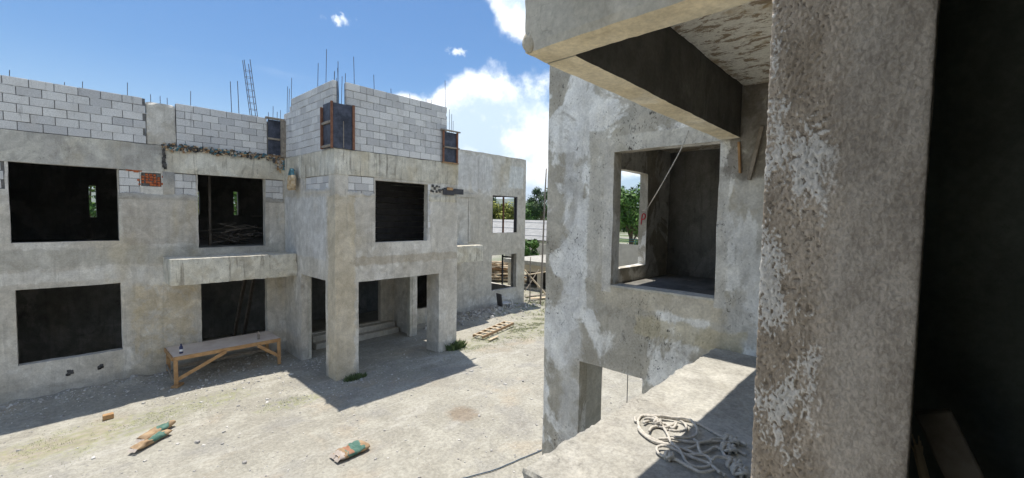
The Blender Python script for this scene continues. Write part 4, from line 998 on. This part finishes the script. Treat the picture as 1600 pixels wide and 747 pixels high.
# ---- splintered stick in the room
def at_x(px, py, X):
    d = (px-800)/668.04*_r - (py-373.5)/668.04*_u + _f
    return d*(X/d.x)
a_, b_, c_ = at_x(1448,760,1.5), at_x(1436,712,1.5), at_x(1431,694,1.5)
m = MB(); m.tube([a_+(a_-b_)*6,a_,b_,c_],.011,7,taper=[1,1,.9,.4])
for k in range(7): m.tube([b_+Vector((0,.002*k-.006,0)),c_+Vector((0,.004*(k-3),.012*(k%3)))],.0016,4)
tag(m.obj('splintered_stick','wood_pale'),'pale splintered stick standing just behind the rough column','stick')
# ================================================================== beyond the yard
# lumber behind the wing
r3 = random.Random(21)
for i in range(46):
    lay = i // 8; k = i % 8
    cx = 22.0+r3.uniform(-.7,.7); cy = 22.0+(k-3.5)*.33*(1-lay*.1)+r3.uniform(-.15,.15); z = G+.12+lay*.23+r3.uniform(-.03,.05); a = R(-45+r3.gauss(0,26)); L = r3.uniform(1.1,2.0)
    m = MB(); d = Vector((math.cos(a),math.sin(a),r3.gauss(0,.07)))*L; c = Vector((cx,cy,z)); m.beam(c-d,c+d,r3.uniform(.10,.24),r3.uniform(.05,.1))
    o = m.obj('lumber_plank','wood_pale' if r3.random() < .75 else 'wood'); tag(o,'rough plank in the pale lumber pile seen through the lower wing window','plank','planks of the lumber pile beyond the wing')
# shed
def shed():
    t = thing('flat_roofed_shed','low open concrete shed with pale flat roof and dark openings beyond the yard','shed',loc=(22.5,18.5,G))
    slabbox('roof_slab',20.2,26.4,15.0,22.2 if False else 19.6,-2.98+.0,-2.72,'slab',t,step=.4)
    wall('shed_wall','X',20.6,.18,15.3,19.4,GB,-2.985,[(15.6,16.7,G+.1,-3.3),(17.05,18.3,G+.1,-3.45),(18.5,19.2,G+.6,-3.5)],'farwall',t,step=.5)
    wall('shed_wall','Y',19.4,.18,20.6,26,GB,-2.985,[(21.3,23.3,G+.1,-3.3)],'farwall',t,step=.5)
    wall('shed_rear_wall','X',25.8,.18,15.3,19.4,GB,-2.985,[],'darkhole',t,step=.8)
    wall('shed_wall','Y',15.1,.18,20.6,26,GB,-2.985,[],'darkhole',t,step=.8)
    wall('shed_rear_wall','X',22.2,.1,15.3,19.3,GB,-2.99,[],'darkhole',t,step=.8)
    adopt(t)
shed()
# boundary wall
t = thing('boundary_wall','beige rendered boundary wall running behind the shed','wall',loc=(30,20,G))
wall('wall_panel','X',30.0,.2,-6,23.4,GB,-1.95,[],'farwall',t,step=1.0)
wall('wall_panel','X',30.0,.2,23.41,29,GB,-2.4,[],'farwall',t,step=1.0)
for y in (2,8,14,20,26): slabbox('wall_pier',29.9,29.998,y-.15,y+.15,GB,-1.93 if y < 23.4 else -2.38,'farwall',t,step=.6)
adopt(t)
t = thing('pipe_railing','thin green pipe railing on top of the boundary wall','railing',loc=(30.1,10,-1.95))
for z in (-1.55,-1.72):
    m = MB(); m.tube([(30.1,4,z),(30.1,23,z)],.03,6); m.obj('rail','greenrail',t)
for y in (4,8,12,15.3,19,23):
    m = MB(); m.tube([(30.1,y,-1.95),(30.1,y,-1.5)],.03,6); m.obj('post','greenrail',t)
adopt(t)
# corrugated roof warehouse
def warehouse(name, label, x0, x1, y0, y1, ze, zr, wallm='farwall'):
    t = thing(name, label, 'warehouse', loc=((x0+x1)/2,(y0+y1)/2,G)); n = int((y1-y0)/.30)
    V = []; F = []
    for i in range(2*n+1):
        y = y0+(y1-y0)*i/(2*n); dz = .05*(i % 2)
        for (x,z) in ((x0,ze),((x0+x1)/2,zr),(x1,ze)): V.append((x,y,z+dz))
    for i in range(2*n):
        for j in range(2): F.append((i*3+j,i*3+j+1,(i+1)*3+j+1,(i+1)*3+j))
    mesh_obj('corrugated_roof',V,F,'roofwhite',t)
    for k in range(3):
        xx = x0+(x1-x0)*.5*(k+.5)/3; zz = ze+(zr-ze)*(k+.5)/3
        m = MB(); m.box(xx,xx+.08,y0,y1,zz+.06,zz+.12); m.obj('roof_lap','metal_pale',t)
    slabbox('wall_block',x0+.4,x1-.4,y0+.3,y1-.3,GB,ze-.1,wallm,t,step=3)
    adopt(t)
warehouse('corrugated_warehouse','long low warehouse with pale corrugated roof behind the wing',42,58,32,62,-2.9,-.45)
warehouse('corrugated_warehouse','smaller warehouse with pale corrugated roof behind the boundary wall trees',66,78,8,28,-2.4,-.9)
# trees
def tree(label, c, h, rad, mat, seed, leaves=5200, name='leafy_tree', cz=.62, rz=.42, ls=.16, group='trees beyond the yard'):
    r3 = random.Random(seed); z0 = gz(c[0],c[1]); t = thing(name, label, 'tree', group, loc=(c[0],c[1],z0))
    m = MB(); tips = []; base = Vector((c[0],c[1],z0-.1)); top = base+Vector((r3.uniform(-.4,.4),r3.uniform(-.4,.4),h*.55))
    m.tube([base,base.lerp(top,.5)+Vector((.1,0,0)),top], h*.028, 8, taper=[1.2,.9,.6])
    cen = Vector((c[0],c[1],z0+h*cz))
    clumps = []
    for k in range(15):
        a = r3.uniform(0,6.28); e = r3.uniform(-.5,1); q_ = Vector((math.cos(a)*math.sqrt(max(0,1-e*e*.8)),math.sin(a)*math.sqrt(max(0,1-e*e*.8)),e))
        p = cen+Vector((q_.x*rad*.68,q_.y*rad*.68,q_.z*h*rz*.72)); clumps.append((p,rad*r3.uniform(.26,.46)))
        if k < 9: m.tube([base.lerp(top,r3.uniform(.5,1)),(top+p)/2+Vector((0,0,-.1*h*.2)),p], h*.011, 5, taper=[1,.7,.3])
    clumps.append((cen,rad*.45))
    m.obj('trunk','bark',t)
    m = MB()
    for _ in range(leaves):
        p, r_ = r3.choice(clumps); d = Vector((r3.gauss(0,1),r3.gauss(0,1),r3.gauss(0,.8))).normalized()*r_*(r3.random()**.4)
        q_ = p+d; s = ls*r3.uniform(.5,1.3); n_ = (d.normalized()+Vector((r3.uniform(-.7,.7),r3.uniform(-.7,.7),r3.uniform(-.2,1)))).normalized()
        a = n_.orthogonal().normalized(); a.rotate(Matrix.Rotation(r3.uniform(0,6.28),3,n_)); b = n_.cross(a)
        m.add([q_-a*s, q_+b*s*.45, q_+a*s, q_-b*s*.45-n_*s*.2],[(0,1,2,3)])
    o = m.obj('crown',mat,t); o['kind'] = 'stuff'
    adopt(t)
def pol(azd, dist): return (dist*math.cos(R(azd)), dist*math.sin(R(azd)), 0)
tree('yellow-green flowering tree behind the warehouse, framed by the upper wing window',pol(44.4,95),7.9,4.2,'leaf_yellow',1,6500,ls=.3)
tree('dark green tree at the left of the upper wing window',pol(46.4,98),9.3,3.2,'leaf_dark',2,4200,ls=.26)
tree('bright green rounded tree just right of the wing corner',pol(40.9,92),7.6,3.2,'leaf',3,5200,ls=.22)
tree('tall dark green tree half hidden behind the near wall',pol(39.2,92),11.0,3.4,'leaf_dark',4,5200,ls=.22)
tree('low bright bush in front of the warehouse beside the bamboo pole',pol(40.6,33.8),3.0,1.0,'leaf',5,2600,ls=.14,name='bush',cz=.5,rz=.5)
tree('large glossy tree seen through the near window',pol(27.4,36),7.6,2.9,'leaf',6,9000,ls=.17)
tree('second dark tree behind the glossy tree in the near window',pol(29.6,47),8.6,3.6,'leaf_dark',7,5000,ls=.2)
tree('pale green tree behind the far house, seen through the left rear slit',pol(87.4,38),7.6,3.0,'leaf',8,3200,ls=.2)
tree('green tree behind the far house, seen through the middle rear slit',pol(75.5,40),7.4,3.0,'leaf',9,3200,ls=.2)
tree('light green tree behind the far house beside the middle slit',pol(79.8,44),7.8,3.2,'leaf_yellow',10,3000,ls=.2)
tree('small dark tree on the skyline left of the yellow-green tree',pol(50.0,105),6.6,3.2,'leaf_dark',11,2600,ls=.26)
tree('small dark tree on the skyline right of the yellow-green tree',pol(42.8,105),7.2,3.2,'leaf_dark',12,2600,ls=.28)
tree('low bush growing behind the boundary wall under the railing',pol(26.2,42),4.0,1.5,'leaf',13,2600,ls=.13,name='bush',cz=.55,rz=.5)
tree('dusty green tree far behind the shed',pol(37,98),7.6,4,'leaf',14,3200,ls=.28)
tree('dark tree far right behind the boundary wall',pol(22,42),8,3.4,'leaf_dark',15,3600,ls=.2)
# far wooded strip
m = MB(); r3 = random.Random(33)
for i in range(15000):
    a = R(r3.uniform(-25,115)); d_ = r3.uniform(150,185); hh = 3.4+1.6*noise.noise(Vector((a*22,1,1)))+.9*noise.noise(Vector((a*70,4,1))); z = G+r3.random()**.7*hh; s = r3.uniform(.5,1.1)
    p = Vector((d_*math.cos(a),d_*math.sin(a),z)); n_ = Vector((r3.uniform(-1,1),r3.uniform(-1,1),r3.uniform(-.2,1))).normalized(); b = n_.orthogonal().normalized(); c = n_.cross(b)
    m.add([p-b*s,p+c*s*.7,p+b*s,p-c*s*.7],[(0,1,2,3)])
tag(m.obj('distant_woods','leaf_dark'),'distant belt of dark trees at the foot of the hills','woods',kind='stuff')
# poles and sticks beside the wing
def pole(label, a, b, r_, mat, group=None, name='bamboo_pole'):
    m = MB(); a = Vector(a); b = Vector(b); P = [a.lerp(b,i/10)+Vector((.012*math.sin(i*1.3),.012*math.cos(i),0)) for i in range(11)]
    m.tube(P, r_, 8, taper=[1.1-.35*i/10 for i in range(11)]); tag(m.obj(name,mat,smooth=True),label,'pole',group)
pole('very tall leaning bamboo pole just left of the near wall',(17.05,13.85,G),(17.55,14.05,2.55),.045,'wood_grey')
pole('thin upright pole at the right corner of the far wing',(17.25,14.75,G),(17.3,14.8,-2.1),.03,'wood_grey')
pole('pale pole leaning steeply to the left between the upright poles',(18.3,14.35,G+.25),(17.4,15.3,-2.85),.05,'wood_pale')
pole('horizontal pale pole tied across the upright poles',(17.2,14.8,-3.05),(18.7,14.5,-2.95),.035,'wood_pale')
pole('short grey pole leaning to the right behind the wing corner',(17.3,15.1,-3.95),(18.4,15.1,-2.9),.03,'wood_grey')
m = MB(); m.beam((17.8,15.2,G+.10),(19.6,14.6,G+.06),.28,.05); tag(m.obj('loose_plank','wood_pale'),'wide pale plank lying on the grass beyond the wing corner','plank')
m = MB(); m.beam((18.2,15.9,G+.05),(19.9,15.6,G+.05),.2,.04); tag(m.obj('loose_plank','wood_grey'),'grey plank lying on the grass just before the shed','plank')

# ------------------------------------------------------------------ the air
hm = bpy.data.materials.new('haze_air'); hm.use_nodes = True; k = NT(hm.node_tree); k.n.clear()
pv = k.new('ShaderNodeVolumePrincipled'); pv.inputs['Color'].default_value = (.80,.88,1,1); pv.inputs['Density'].default_value = 0.9e-4; pv.inputs['Anisotropy'].default_value = .2
mo = k.new('ShaderNodeOutputMaterial'); k.l.new(pv.outputs[0], mo.inputs['Volume'])
M['haze'] = hm
m = MB(); m.box(-16000,16000,-16000,16000,-20,420); o = m.obj('haze','haze'); tag(o,'thin pale blue daylight haze over the whole place','haze',kind='stuff')
